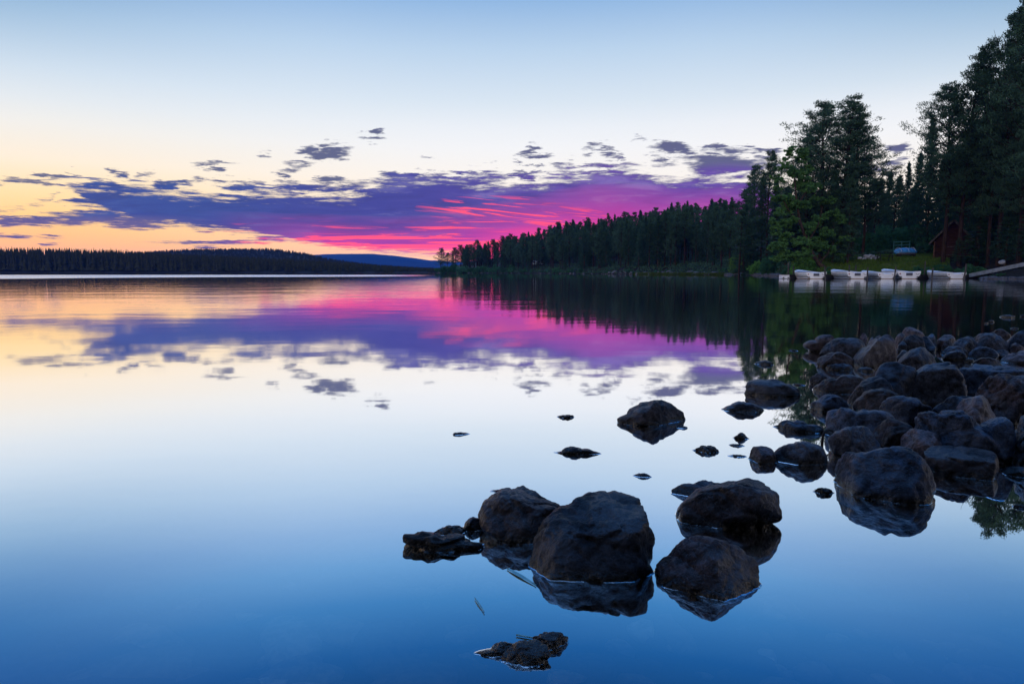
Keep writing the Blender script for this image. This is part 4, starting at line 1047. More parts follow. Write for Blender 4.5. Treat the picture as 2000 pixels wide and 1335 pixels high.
# ------------------------------------------------------------------ cabin, table, fire ring, tarpaulin
yc = 96.0
pL = at_y(1824, 504, yc); yaw = R_(-33)
cx_ = at_y(1824, 500, yc)[0]; gz_ = float(at_y(1850, 503.5, yc)[2])
cab = empty('log_cabin', (cx_, yc, gz_), R_(-36)); tag(cab, 'old red-brown log cabin with a steep gable half hidden by spruces', 'cabin')
Wc, Dc, Hw, Hp = 4.3, 5.0, 2.35, 5.0
def logwall(p0, p1, z0, z1, top=None):
    mb = MB(); n = int((z1 - z0) / .19); p0 = np.array(p0, float); p1 = np.array(p1, float)
    for i in range(n):
        z = z0 + (i + .5) * (z1 - z0) / n; q0, q1 = 0.0, 1.0
        if top is not None:
            k = max(0, (z - top[0]) / (top[1] - top[0])); q0, q1 = .5 * k, 1 - .5 * k
            if q1 - q0 < .06: continue
        aa = p0 + (p1 - p0) * q0; bb = p0 + (p1 - p0) * q1
        mb.tube([(*aa, z), (*((aa + bb) / 2), z + .006), (*bb, z)], .105, 8)
    return mb
mbw = logwall((0, 0), (Wc, 0), 0, Hp - .15, (Hw, Hp)); mbw.build('front_wall', M['log'], cab, True)
logwall((0, 0.1), (0, Dc), 0, Hw).build('side_wall', M['log'], cab, True)
logwall((Wc, 0.1), (Wc, Dc), 0, Hw).build('side_wall', M['log'], cab, True)
logwall((0, Dc), (Wc, Dc), 0, Hp - .15, (Hw, Hp)).build('back_wall', M['log'], cab, True)
for xx_ in (0, Wc):
    mb = MB()
    for i in range(12): mb.tube([(xx_, -.32, .1 + i * .19), (xx_, .12, .1 + i * .19)], .10, 8)
    mb.build('log_ends', M['log_end'], cab, True)
for sg in (-1, 1):
    mb = MB(); e0 = np.array([Wc / 2, 0, Hp + .12]); e1 = np.array([Wc / 2 + sg * (Wc / 2 + .62), 0, Hw - .45])
    V = []
    for yy in (-.75, Dc + .5):
        for p_ in (e0, e1):
            V += [(p_[0], yy, p_[2]), (p_[0], yy, p_[2] + .16)]
    mb.quads(V, [[0, 2, 3, 1], [4, 5, 7, 6], [0, 4, 6, 2], [1, 3, 7, 5], [2, 6, 7, 3], [0, 1, 5, 4]])
    rf = mb.build('roof', M['roof'], cab)
    mb = MB(); mb.bar(e0 + np.array([0, -.80, -.02]), e1 + np.array([0, -.80, -.02]), .05, .24); mb.build('barge_board', M['wood'], rf)
mb = MB()
for i in range(7): mb.box((Wc * .34 + i * .15, -.13, .95), (.135, .05, 1.85))
dr = mb.build('door', M['log'], cab)
mb = MB()
for z_ in (.4, 1.5): mb.box((Wc * .34 + .45, -.17, z_), (1.0, .03, .11))
mb.build('door_batten', M['wood'], dr)
mb = MB(); mb.box((Wc * .34 + .95, -.19, 1.0), (.04, .06, .18)); mb.build('handle', M['rubber'], dr)
# low log barn to the right of it
bx0 = at_y(1886, 500, 99)[0]; bz = float(at_y(1900, 500, 99)[2])
barn = empty('log_barn', (bx0, 99, bz), R_(-22)); tag(barn, 'long dark log barn wall in the shade right of the cabin', 'barn')
Lb = 9.0
logwall((0, 0), (Lb, 0), 0, 2.1).build('front_wall', M['log'], barn, True)
logwall((0, .1), (0, 4.2), 0, 2.1).build('side_wall', M['log'], barn, True); logwall((Lb, .1), (Lb, 4.2), 0, 2.1).build('side_wall', M['log'], barn, True)
for sg, (ya, yb) in ((0, (-.6, 2.15)), (1, (4.9, 2.15))):
    mb = MB(); V = [(-.5, ya, 1.95), (Lb + .5, ya, 1.95), (Lb + .5, yb, 3.7), (-.5, yb, 3.7)]
    V = V + [(x_, y_, z_ + .15) for x_, y_, z_ in V]
    mb.quads(V, [[0, 1, 2, 3], [7, 6, 5, 4], [0, 4, 5, 1], [1, 5, 6, 2], [2, 6, 7, 3], [3, 7, 4, 0]]); mb.build('roof', M['roof'], barn)

def on_ground(px, py, y):
    x = at_y(px, py, y)[0]; return np.array([x, y, float(at_y(px, py, y)[2])])
# picnic table
pt = on_ground(1728, 507.5, 93); te = empty('picnic_table', pt, R_(-4)); tag(te, 'dark picnic table with trestle legs on the grassy clearing', 'picnic table')
mb = MB()
for i in range(4): mb.box((0, -.3 + i * .2, 1.02), (2.1, .18, .05))
mb.build('tabletop', M['dark_wood'], te)
for sg in (-1, 1):
    mb = MB(); mb.box((0, sg * .72, .52), (2.1, .26, .05)); mb.build('bench_seat', M['dark_wood'], te)
for sx_ in (-.78, .78):
    for sg in (-1, 1):
        mb = MB(); mb.bar((sx_, sg * .22, 1.0), (sx_, sg * .62, -.1), .10, .06, (1, 0, 0)); mb.build('leg', M['dark_wood'], te)
    mb = MB(); mb.bar((sx_, -.8, .47), (sx_, .8, .47), .10, .06); mb.build('cross_bar', M['dark_wood'], te)

def stone_mesh(seed, sub=3, flat=.7):
    V, F = ico(sub); rs = np.random.RandomState(seed)
    V = V * np.array([1, rs.uniform(.7, 1), flat * rs.uniform(.75, 1.1)])
    for _ in range(7):
        n_ = rs.normal(size=3); n_ /= np.linalg.norm(n_); o_ = rs.uniform(.5, .8); dd = V @ n_ - o_; V = V - np.where(dd > 0, dd * .8, 0)[:, None] * n_
    V = V * (1 + .16 * fbm(V * 1.6 + seed, 3, seed)[:, None])
    return V, F
stones = [np_mesh('shore_stone', *stone_mesh(500 + i), M['pale_stone']) for i in range(6)]
fstones = [np_mesh('fire_stone', *stone_mesh(520 + i), M['fire_stone']) for i in range(4)]
# fire ring
for i, (px, py, s_) in enumerate([(1680, 503, .42), (1687, 505, .40), (1694, 500, .44), (1700, 504.5, .46), (1690, 498.5, .36), (1705, 500, .40), (1709, 504, .38), (1699, 497.8, .36), (1713, 501, .42)]):
    p = on_ground(px, py + 1, 95); o = obj('fire_ring_stone', fstones[i % 4]); o.location = p; o.scale = (s_, s_, s_ * .85); o.rotation_euler = (0, 0, i * 1.3)
    tag(o, 'pale stone heaped in the fire ring left of the picnic table', 'stone', 'fire ring stones')
# upturned boat under a blue tarpaulin
tp = on_ground(1768, 497, 97); tb = empty('covered_boat', tp, R_(6)); tag(tb, 'upturned boat under a bright blue tarpaulin at the thicket edge', 'covered boat')
V, F = ico(4); V = V.copy(); V[:, 2] = np.maximum(V[:, 2], -.55)
fold = fbm(V * np.array([4, 2.2, 2.2]), 4, 12)
V = V * np.array([1.70, .75, .58]) * (1 + .10 * fold[:, None]); V[:, 2] += .36
tb2 = obj('tarpaulin', np_mesh('tarpaulin', V, F, M['tarp']), tb)
V, F = ico(3); V = V.copy(); V[:, 2] = np.clip(V[:, 2], -.5, .45); V = V * np.array([1.52, .66, .42]); V[:, 2] += .16; V[:, 1] -= .12
obj('hull', np_mesh('covered_hull', V, F, M['grey_plate']), tb)
for k_ in (-1.1, 0, 1.0):
    mb = MB(); an = np.linspace(.1, math.pi - .1, 10); mb.tube(np.stack([an * 0 + k_, .80 * np.cos(an) * .93, .36 + .62 * np.sin(an)], 1), .02, 5); mb.build('rope', M['boat_in'], tb, True)
for sx_ in (-1.0, 1.1):
    mb = MB(); mb.box((sx_, -.1, -.12), (.16, .9, .34)); mb.build('trestle', M['dark_wood'], tb)
# rail rack
rp = on_ground(1761, 489, 98.5); rk = empty('rail_rack', rp, R_(5)); tag(rk, 'teal rack of three level rails behind the blue tarpaulin', 'rack')
for z_ in (.25, .72, 1.18):
    mb = MB(); mb.bar((-1.25, 0, z_), (1.25, 0, z_ + .10), .05, .09); mb.build('rail', M['teal'], rk)
for sx_ in (-1.2, 0, 1.2):
    mb = MB(); mb.bar((sx_, .06, -.6), (sx_, .06, 1.35), .07, .07, (0, 1, 0)); mb.build('upright', M['teal'], rk)
# caravan among the trunks
vp = np.array([at_y(1051, 516, 330)[0], 330, 0]); vp[2] = at_y(1051, 518.5, 330)[2]
vn = empty('caravan', vp, R_(8)); tag(vn, 'pale blue-white caravan glimpsed between trunks on the far slope', 'caravan')
mb = MB(); mb.box((0, 0, 1.35), (5.6, 2.2, 1.7)); mb.build('body', M['white'], vn, bevel=.25)
for x_ in (-2.1, 0.2, 2.2):
    mb = MB(); mb.box((x_, -1.11, 1.6), (1.2, .05, .75)); mb.build('window', M['glass'], vn)
mb = MB(); mb.box((1.25, -1.115, 1.3), (.7, .05, 1.5)); mb.build('door', M['boat_in'], vn)
for x_ in (-.5, .5):
    mb = MB(); mb.tube([(x_, -1.0, .35), (x_, -.75, .35)], .35, 14); mb.build('wheel', M['rubber'], vn, True)
mb = MB(); mb.bar((3.2, 0, .5), (4.3, 0, .42), .1, .1); mb.build('drawbar', M['metal'], vn)
# riprap and shore ledges
def stone_row(n, px0, px1, f_y, s0, s1, label, group, seed, spread=1.0):
    rs = np.random.RandomState(seed)
    for k in range(n):
        px = px0 + (px1 - px0) * (k + rs.uniform(0, 1)) / n; y = f_y(px) + rs.uniform(-.6, .6) * spread
        s_ = rs.uniform(s0, s1); o = obj('shore_stone', stones[rs.randint(6)])
        x = at_y(px, HORIZON, y)[0]; zz = max(float(ground_z(x, y)), -.05)
        o.location = (x, y, zz + s_ * .22); o.scale = (s_ * rs.uniform(1, 1.6), s_, s_ * rs.uniform(.7, 1)); o.rotation_euler = (0, 0, rs.uniform(0, 6))
        tag(o, label, 'stone', group)
stone_row(64, 1418, 1532, lambda p: float(shore((p - CX) / FPX)) - .5, .4, .75, 'grey stone in the low riprap below the willow shrubs', 'riprap below the willow shrubs', 1)
stone_row(34, 1918, 2030, lambda p: 71.5 - (p - 1918) * .02, .25, .5, 'grey stone in the row at the waterline under the gangway', 'stones under the gangway', 2)
stone_row(40, 1178, 1400, lambda p: float(shore((p - CX) / FPX)) + 1.2, .4, 1.1, 'pinkish grey stone on the stony point below the wooded slope', 'stony point below the slope', 3, 3.0)
stone_row(18, 900, 1180, lambda p: float(shore((p - CX) / FPX)) - .3, .3, .6, 'dim grey stone along the waterline of the far headland', 'headland waterline stones', 4)
o = obj('bank_boulder', fstones[1]); p = on_ground(1958, 512, 82); o.location = p; o.scale = (.45, .4, .42); tag(o, 'single pale boulder on the dark slope above the gangway', 'boulder')

# ------------------------------------------------------------------ boulders in the water
def default_outline(x0, y0, x1, y1, pk, rs):
    w_, h_ = x1 - x0, y1 - y0
    pts = [(0, .04), (.03 + .03 * rs.rand(), .34), (pk * .45, .72 + .12 * rs.rand()), (pk * .8, .95), (pk, 1.0), (pk + (1 - pk) * .35, .93), (pk + (1 - pk) * .72, .70 + .12 * rs.rand()), (.965, .34), (1, .04), (.8, -.02), (.5, -.05), (.2, -.02)]
    return [(x0 + a * w_, y1 - b * h_) for a, b in pts]
def rock(px, label, mat='g', sub=5, pk=.5, cuts=(), zb=0.0, ybase=None, depth=.85, rough=1.0, seed=0, group=None, name='boulder', sink=.55, dn=None):
    """px: outline polygon (picture units) or box (x0, top, x1, waterline); the solid is built at its true place and size on the lake bed"""
    rs = np.random.RandomState(seed)
    poly = list(px) if isinstance(px[0], (tuple, list)) else default_outline(*px, pk, rs)
    P = np.array(poly, float); x0, x1 = P[:, 0].min(), P[:, 0].max(); yt, yb = P[:, 1].min(), P[:, 1].max()
    if ybase is not None: yb_true = ybase
    else: yb_true = yb
    anchor = at_z((x0 + x1) / 2, yb_true, zb)
    dist = anchor[1] * CT + CAM_H * ST
    k = dist / FPX                                          # metres per picture unit here
    cx0, cy0 = (x0 + x1) / 2, yb - (yb - yt) * .38
    Q = np.stack([(P[:, 0] - cx0) * k, (cy0 - P[:, 1]) * k], 1)
    base = Q[:, 1] < (cy0 - yb) * k * .72
    Q[base, 1] -= (yb - yt) * k * sink                        # carry the flanks on below the water
    ang = np.arctan2(Q[:, 1], Q[:, 0]); rad = np.hypot(Q[:, 0], Q[:, 1]); o = np.argsort(ang); ang, rad = ang[o], rad[o]
    ag = np.linspace(-math.pi, math.pi, 721); rg = np.interp(ag, ang, rad, period=2 * math.pi)
    ker = np.hanning(23); ker /= ker.sum(); rg = np.convolve(np.concatenate([rg[-361:-1], rg, rg[1:361]]), ker, 'same')[360:360 + 721]
    V, F = ico(sub)
    phi = np.arctan2(V[:, 2], V[:, 0]); ci = np.hypot(V[:, 0], V[:, 2])
    Rr = np.interp(phi, ag, rg)
    hw = (x1 - x0) * k / 2
    D_ = depth * (hw * .75 + (yb - yt) * k * .35)
    yy = np.sign(V[:, 1]) * np.abs(V[:, 1]) ** .85 * D_
    ci = ci ** .80
    L = np.stack([Rr * ci * np.cos(phi), yy, Rr * ci * np.sin(phi)], 1)
    size = max(hw, (yb - yt) * k * .6)
    # facets
    nc = []
    for _ in range(10):
        n_ = rs.normal(size=3) * np.array([1, 1.3, .8]); n_ /= np.linalg.norm(n_); nc.append((n_, rs.uniform(.60, .90)))
    for c_ in cuts: nc.append((np.array(c_[:3]) / np.linalg.norm(c_[:3]), c_[3]))
    for n_, q in nc:
        sd = L @ n_; lim = np.percentile(sd, 100) * q; ex = sd - lim
        L = L - (np.where(ex > 0, ex - np.minimum(ex, .06 * size) * .35, 0) * .92)[:, None] * n_
    u_ = L / (np.linalg.norm(L, axis=1)[:, None] + 1e-9)
    q_ = L / size
    d_ = .085 * fbm(q_ * 1.25 + seed * 3.1, 3, seed) + .045 * fbm(q_ * 4 + seed, 3, seed + 7) * rough
    d_ = d_ - .045 * np.clip(.14 - np.abs(perlin(q_ * 1.7 + seed * 1.7, seed + 3)), 0, 1) / .14 * rough
    if sub >= 5: d_ = d_ + .016 * fbm(q_ * 13 + seed, 3, seed + 11) * rough
    L = L + u_ * (d_ * size)[:, None]
    # turn towards the camera's line of sight, then fit position and size to where the rock shows
    az = math.atan2(anchor[0], anchor[1]); tl = math.atan2(CAM_H, anchor[1]) * .8
    ca, sa, ct, st_ = math.cos(-az), math.sin(-az), math.cos(tl), math.sin(tl)
    ex = np.array([ca, sa, 0]); ey = np.array([-sa * ct, ca * ct, -st_]); ez = np.array([-sa * st_, ca * st_, ct])
    sx = sz = 1.0; c = anchor + np.array([0, 0, (cy0 - yb) * -k * 1.0]) + np.array([-sa, ca, 0]) * D_ * .6
    for it in range(14):
        Wp = c + (L[:, :1] * sx) * ex + L[:, 1:2] * ey + (L[:, 2:] * sz) * ez
        vis = Wp[:, 2] > zb + .001
        if vis.sum() < 8: c[2] += .02; continue
        X_, Y_ = proj(Wp[vis]); ww, hh = X_.max() - X_.min(), Y_.max() - Y_.min()
        sx *= float(np.clip(((x1 - x0) / ww), .7, 1.4)) ** .8
        ff = float(np.clip((yb - yt) / max(hh, 1), .7, 1.4))
        kk = (c[1] * CT) / FPX
        c = c + ex * ((x0 + x1) / 2 - (X_.max() + X_.min()) / 2) * kk
        # waterline row sets the distance, top row sets the height
        dy_ = np.clip((Y_.max() - yb), -30, 30); c[1] += dy_ * (c[1] ** 2) / (FPX * (CAM_H - zb)) * .6; c[0] += dy_ * (c[1] * c[0]) / (FPX * (CAM_H - zb)) * .6
        c[2] += float(np.clip((Y_.min() - yt), -40, 40)) * kk * .6
    Wp = c + (L[:, :1] * sx) * ex + L[:, 1:2] * ey + (L[:, 2:] * sz) * ez
    if c[1] < 9.0:                                          # where the lake touches this boulder
        A_ = Wp[F]; zz = A_[:, :, 2]; cr_ = (zz.min(1) < 0) & (zz.max(1) > 0)
        for tri in A_[cr_]:
            pts_ = []
            for q0, q1 in ((0, 1), (1, 2), (2, 0)):
                if (tri[q0, 2] < 0) != (tri[q1, 2] < 0):
                    t_ = tri[q0, 2] / (tri[q0, 2] - tri[q1, 2]); pts_.append(tri[q0] + (tri[q1] - tri[q0]) * t_)
            n_ = np.cross(tri[1] - tri[0], tri[2] - tri[0]); l_ = math.hypot(n_[0], n_[1])
            if len(pts_) == 2 and l_ > 1e-12: MENISCUS.append((pts_[0], pts_[1], (n_[0] / l_, n_[1] / l_)))
    org = np.array([c[0], c[1], max(Wp[:, 2].min(), -.4)])
    ob = obj(name, np_mesh(name, Wp - org, F, M[ROCKM[mat]])); ob.location = org
    tag(ob, label, 'rock' if name != 'pebble' else 'stone', group)
    return ob
S_ = 0
def R(px, label, mat='g', **kw):
    global S_
    S_ += 1; kw.setdefault('seed', S_)
    return rock(px, label, mat, **kw)

# foreground cluster
R([(933, 1036), (939, 1018), (941, 1000), (946, 988), (960, 976), (978, 967), (995, 955), (1012, 949), (1030, 947), (1052, 953), (1075, 968), (1092, 985), (1102, 1000), (1108, 1030), (1100, 1058), (1060, 1062), (1000, 1058), (950, 1054)],
  'brown domed boulder left behind the largest foreground boulder', 'b', sub=6, rough=1.5)
R([(1034, 1112), (1034, 1085), (1042, 1055), (1056, 1032), (1072, 1008), (1090, 998), (1115, 992), (1130, 976), (1150, 962), (1178, 957), (1215, 960), (1245, 968), (1257, 980), (1264, 1008), (1274, 1038), (1280, 1078), (1276, 1106), (1250, 1122), (1200, 1132), (1150, 1136), (1100, 1130), (1060, 1122)],
  'largest foreground boulder, flat tilted top and dark upright front', 'g', sub=6, cuts=[(-.05, -.60, .9, .45), (.05, -1, .05, .66)], rough=1.3, depth=1.0)
R([(1279, 1112), (1282, 1080), (1298, 1057), (1325, 1049), (1350, 1050), (1370, 1044), (1400, 1049), (1435, 1060), (1460, 1077), (1472, 1098), (1477, 1116), (1484, 1130), (1462, 1150), (1436, 1169), (1420, 1172), (1360, 1167), (1312, 1158), (1290, 1143)],
  'reddish dark boulder right of the largest foreground boulder, ridge down its middle', 'b', sub=6, cuts=[(.75, -.6, .35, .60), (-.55, -.7, .5, .62)], rough=1.2)
R([(1311, 963), (1323, 948), (1350, 940), (1388, 936), (1411, 938), (1415, 948), (1412, 966), (1370, 974), (1330, 974)], 'low dark boulder peeking out behind the long rounded one', 'g', ybase=975)
R([(1320, 1016), (1325, 1000), (1345, 978), (1378, 956), (1405, 947), (1430, 937), (1470, 932), (1500, 938), (1517, 953), (1525, 975), (1525, 998), (1528, 1006), (1500, 1017), (1450, 1024), (1390, 1030), (1345, 1028)],
  'long rounded boulder sloping down to the left, dim greenish waterline', 'b', sub=6)
R((904, 1008, 943, 1035), 'fist-sized stone tucked against the brown domed boulder', 'g', name='stone')
R([(786, 1053), (800, 1041), (826, 1036), (862, 1045), (900, 1057), (936, 1063), (944, 1070), (922, 1077), (880, 1071), (830, 1062), (796, 1057)], 'long flat wet rock barely above water at the far left of the cluster', 'k', rough=2.2, depth=.6, sink=.8)
R([(846, 1036), (858, 1028), (876, 1024), (895, 1030), (912, 1040), (880, 1045), (855, 1044)], 'small wet rock just behind the long flat one', 'k', rough=2, depth=.6, name='stone', sink=.8)
R((962, 954, 1001, 959), 'thin flat slab showing behind the brown domed boulder', 'k', pk=.4, name='stone')
R([(978, 1298), (984, 1277), (1003, 1258), (1025, 1246), (1052, 1249), (1070, 1262), (1077, 1272), (1062, 1284), (1030, 1294), (1000, 1299)], 'wet black rock lying lowest in the view, streaked front lump', 'k', rough=1.6, name='boulder', depth=.5)
R([(1040, 1248), (1058, 1237), (1078, 1232), (1098, 1239), (1110, 1248), (1092, 1260), (1070, 1268), (1050, 1264)], 'wet black rock touching the lowest rock from behind on its right', 'k', rough=2, depth=.7, name='stone')
R([(931, 1277), (960, 1265), (990, 1255), (1015, 1252), (1005, 1272), (985, 1280), (955, 1279)], 'pointed wet sliver of rock left of the lowest rock', 'k', rough=1.5, depth=.5, name='stone', pk=.7)
# scattered in open water
R([(1205, 821), (1224, 809), (1243, 792), (1262, 785), (1284, 780), (1300, 784), (1320, 791), (1331, 806), (1339, 819), (1320, 827), (1290, 832), (1250, 830), (1218, 827)], 'lone peaked brown boulder in open water left of the rock shore', 'b', sub=6, cuts=[(.8, -.6, .2, .62)])
R((1089, 809, 1121, 816), 'tiny pale-topped rock left of the lone peaked boulder', 'p', name='stone', rough=2)
R((885, 843, 916, 849), 'leftmost tiny dark rock alone in pale open water', 'k', name='stone')
R([(1088, 885), (1108, 877), (1135, 871), (1152, 874), (1171, 884), (1155, 887), (1115, 887)], 'low lens-shaped dark rock below and left of the lone peaked boulder', 'u', depth=.6, name='stone')
R((1239, 923, 1271, 931), 'tiny round dark rock between lone boulder and foreground cluster', 'u', name='stone')
R((1354, 869, 1404, 883), 'small wet rock with jagged top below right of the lone peaked boulder', 'k', pk=.6, rough=2.2, name='stone')
R([(1433, 856), (1441, 850), (1449, 844), (1456, 850), (1461, 857), (1450, 857), (1440, 857)], 'tiny pointed triangular rock left of the flat shore rocks', 'k', name='stone')
R((1424, 866, 1453, 871), 'tiny flat wet rock just below the triangular one', 'k', name='stone', rough=2)
R((1424, 887, 1456, 892), 'second tiny flat wet rock below the triangular one', 'k', name='stone', rough=2)
R((1322, 831, 1343, 836), 'tiny rock touching the reflection of the lone peaked boulder', 'u', name='stone')
R([(1412, 802), (1432, 789), (1455, 783), (1475, 789), (1492, 802), (1470, 804), (1435, 804)], 'smooth lens-shaped dark rock in the water before the rock shore', 'u')
R([(1455, 768), (1458, 752), (1475, 741), (1492, 739), (1515, 741), (1540, 751), (1564, 763), (1536, 770), (1510, 775), (1475, 774)], 'large dark boulder with a pale wet tail pointing right', 'g', sub=5, rough=1.3)
R((1474, 703, 1511, 712), 'small dark rock far out by the tree reflections', 'g', name='stone', rough=1.5)
R((1541, 682, 1559, 685), 'sliver of pale rock furthest out on the dark reflections', 'p', name='stone'); R((1549, 748, 1573, 752), 'sliver of wet rock right of the pale-tailed boulder', 'p', name='stone')
R([(1512, 834), (1528, 826), (1552, 820), (1575, 823), (1612, 838), (1590, 843), (1550, 845), (1524, 842)], 'flat broad rock awash left of the piled boulders', 'u', rough=1.6, depth=.7)
R([(1462, 892), (1466, 878), (1480, 870), (1505, 871), (1512, 878), (1518, 893), (1510, 905), (1484, 905)], 'angular block with a pale sandy face at the left end of the shore', 'p', cuts=[(-.8, -.5, .2, .6)])
R([(1510, 885), (1520, 874), (1548, 864), (1580, 860), (1606, 866), (1617, 885), (1615, 900), (1570, 907), (1520, 905)], 'dark long boulder joined to the angular pale-faced block', 'g')
R((1590, 951, 1627, 964), 'small wet rock at the left foot of the big front boulder', 'k', rough=1.8, name='stone')
R((1903, 1268, 1904, 1269), '', 'k') if False else None
# boulder shore, back rows
R([(1568, 678), (1590, 665), (1612, 653), (1632, 657), (1627, 672), (1602, 688), (1580, 684)], 'wedge-shaped boulder at the far left tip of the boulder shore', 'p', rough=.6, depth=.6)
R([(1600, 694), (1606, 680), (1625, 668), (1655, 660), (1680, 659), (1692, 672), (1690, 700), (1640, 706)], 'broad speckled boulder behind the waterline at the far tip', 'g')
R([(1666, 700), (1690, 681), (1718, 663), (1736, 653), (1747, 664), (1752, 695), (1744, 715), (1690, 718)], 'big slanted pinkish boulder rising to a blunt peak at the back', 'p', cuts=[(-.7, -.3, .7, .6)])
R([(1595, 706), (1612, 694), (1632, 686), (1652, 689), (1668, 702), (1660, 718), (1620, 718)], 'low brown boulder with a pale wet edge in front of the speckled one', 'b')
R((1674, 650, 1697, 680), 'small rounded pink stone peeping over the back row', 'p', zb=.02, name='stone')
R((1698, 654, 1730, 690), 'reddish stone half hidden left of the slanted pinkish boulder top', 'p', zb=.02, name='stone')
R((1690, 658, 1712, 690), 'bluish stone behind the slanted pinkish boulder', 'u', zb=.02, name='stone')
R((1744, 650, 1772, 676), 'small tan stone at the left of the highest back boulder', 'p', name='stone')
R([(1760, 652), (1765, 643), (1778, 638), (1795, 642), (1806, 652), (1803, 668), (1765, 668)], 'rounded boulder topping the back row against the dark water', 'p')
R([(1758, 676), (1765, 660), (1782, 653), (1803, 658), (1808, 672), (1800, 690), (1768, 690)], 'dark domed boulder just below the topmost back boulder', 'g')
R([(1788, 672), (1796, 662), (1812, 656), (1822, 664), (1829, 680), (1815, 688), (1794, 686)], 'bluish cracked boulder right of the dark domed one', 'u')
R((1804, 651, 1830, 680), 'small bluish boulder behind the cracked one', 'u')
R((1748, 666, 1774, 690), 'grey stone wedged between the slanted and the domed boulders', 'g', name='stone')
R((1749, 683, 1778, 703), 'small pale stone in the gap before the slanted boulder', 'g', name='stone')
R([(1828, 668), (1840, 657), (1854, 653), (1868, 662), (1862, 680), (1840, 682)], 'pinkish angular boulder across the little channel', 'p')
R((1838, 664, 1864, 684), 'small dark stone at the edge of the little channel', 'g', name='stone')
R([(1856, 676), (1865, 664), (1880, 657), (1905, 656), (1922, 668), (1920, 692), (1868, 694)], 'broad smooth boulder behind the channel stones', 'u')
R([(1890, 676), (1900, 657), (1920, 649), (1950, 653), (1972, 670), (1968, 692), (1910, 694)], 'wide dark boulder with a ridged left flank at the back right', 'g')
R((1930, 641, 1976, 668), 'long low boulder furthest back on the right', 'b')
R([(1958, 672), (1966, 654), (1982, 645), (2005, 643), (2030, 660), (2030, 690), (1966, 692)], 'big bluish lumpy boulder cut by the right edge at the back', 'u')
R((1968, 669, 2004, 694), 'small triangular stone before the lumpy right edge boulder', 'p', name='stone')
R((1838, 675, 1892, 694), 'smooth low stone along the little channel, upper one', 'u', name='stone')
R((1840, 683, 1890, 702), 'ridged low stone along the little channel, lower one', 'u', name='stone')
R((1889, 676, 1952, 700), 'smooth whale-backed boulder beside the leaning stick', 'u')
R((1938, 681, 1974, 699), 'low stone at the right end of the whale-backed boulder', 'u', name='stone')
R((1898, 697, 1957, 714), 'oval brownish stone before the whale-backed boulder', 'b', name='stone')
R([(1953, 704), (1965, 694), (1985, 687), (2010, 684), (2040, 690), (2040, 712), (1970, 712)], 'smooth pale stone at the right edge with grass beside it', 'p', name='stone')
R((1884, 699, 1903, 707), 'flat wet pebble in the little channel', 'k', name='stone')
R((1613, 709, 1667, 723), 'flat glistening slab awash at the left shore tip', 'u', rough=2.0, name='stone')
R((1674, 716, 1708, 725), 'second glistening slab awash below the slanted boulder', 'u', rough=2.0, name='stone')
R((1952, 614, 1983, 620), 'blue-grey rock alone in dark water at the upper right', 'u', name='stone'); R((1992, 614, 2014, 619), 'small rock cut by the right edge in dark water', 'u', name='stone')
R((1929, 625, 1942, 629), 'pebble-sized rock beside the blue-grey one in dark water', 'p', name='stone'); R((1922, 629, 1930, 632), 'smallest pebble-sized rock in the dark water at the upper right', 'p', name='stone')
R((1972, 639, 1990, 642), 'flat pale sliver behind the back right boulders', 'p', name='stone')
# middle rows
R([(1580, 742), (1590, 732), (1602, 726), (1614, 733), (1619, 744), (1605, 752), (1588, 750)], 'small peaked rock with bright wet edges left of the long boulder', 'g', name='stone')
R([(1587, 762), (1606, 748), (1635, 737), (1672, 731), (1692, 735), (1690, 760), (1650, 770), (1605, 770)], 'long low reddish boulder running down to the water on the left', 'b')
R([(1745, 735), (1752, 708), (1772, 690), (1795, 678), (1818, 677), (1838, 692), (1850, 715), (1845, 760), (1770, 765)], 'big black-fronted boulder at the heart of the shore', 'g', zb=.03, ybase=752)
R([(1690, 748), (1700, 730), (1725, 712), (1755, 706), (1785, 715), (1795, 760), (1740, 785), (1695, 778)], 'dark shoulder boulder leaning on the black-fronted one', 'u', zb=.03, ybase=772)
R([(1744, 764), (1756, 748), (1780, 732), (1808, 716), (1832, 706), (1852, 706), (1868, 722), (1884, 750), (1890, 775), (1860, 792), (1800, 796), (1762, 780)], 'massive speckled boulder with a slanted back, centre of the shore', 'g', sub=6, cuts=[(-.6, -.2, .8, .62), (.2, -1, -.1, .6)], ybase=800)
R([(1654, 795), (1658, 772), (1674, 752), (1698, 737), (1720, 734), (1742, 742), (1750, 770), (1720, 798), (1680, 802)], 'tall rounded boulder with a pale wet left foot', 'g')
R([(1664, 795), (1680, 775), (1706, 758), (1735, 757), (1762, 774), (1778, 795), (1770, 812), (1690, 812)], 'brown domed boulder in front of the tall rounded one', 'b', zb=.02, ybase=812)
R([(1716, 802), (1726, 783), (1744, 772), (1768, 778), (1796, 790), (1822, 800), (1818, 822), (1740, 824)], 'peaked speckled boulder below the massive slanted one', 'u', zb=.02, ybase=830)
R([(1866, 740), (1868, 718), (1880, 710), (1920, 709), (1975, 713), (2020, 724), (2020, 770), (1900, 775), (1872, 765)], 'flat-topped slab with layered bright edges at the right', 'u', rough=1.4, cuts=[(0, -.2, 1, .55), (0, -1, 0, .6)], ybase=775)
R([(1905, 790), (1914, 762), (1928, 738), (1950, 728), (1990, 727), (2040, 735), (2050, 820), (1960, 830), (1915, 815)], 'great pale lumpy boulder at the right edge below the slab', 'p', sub=6, rough=1.8, ybase=832)
R([(1818, 805), (1840, 786), (1872, 772), (1900, 772), (1912, 800), (1880, 820), (1830, 822)], 'smooth grey boulder tucked under the great lumpy one', 'u', zb=.04, ybase=830)
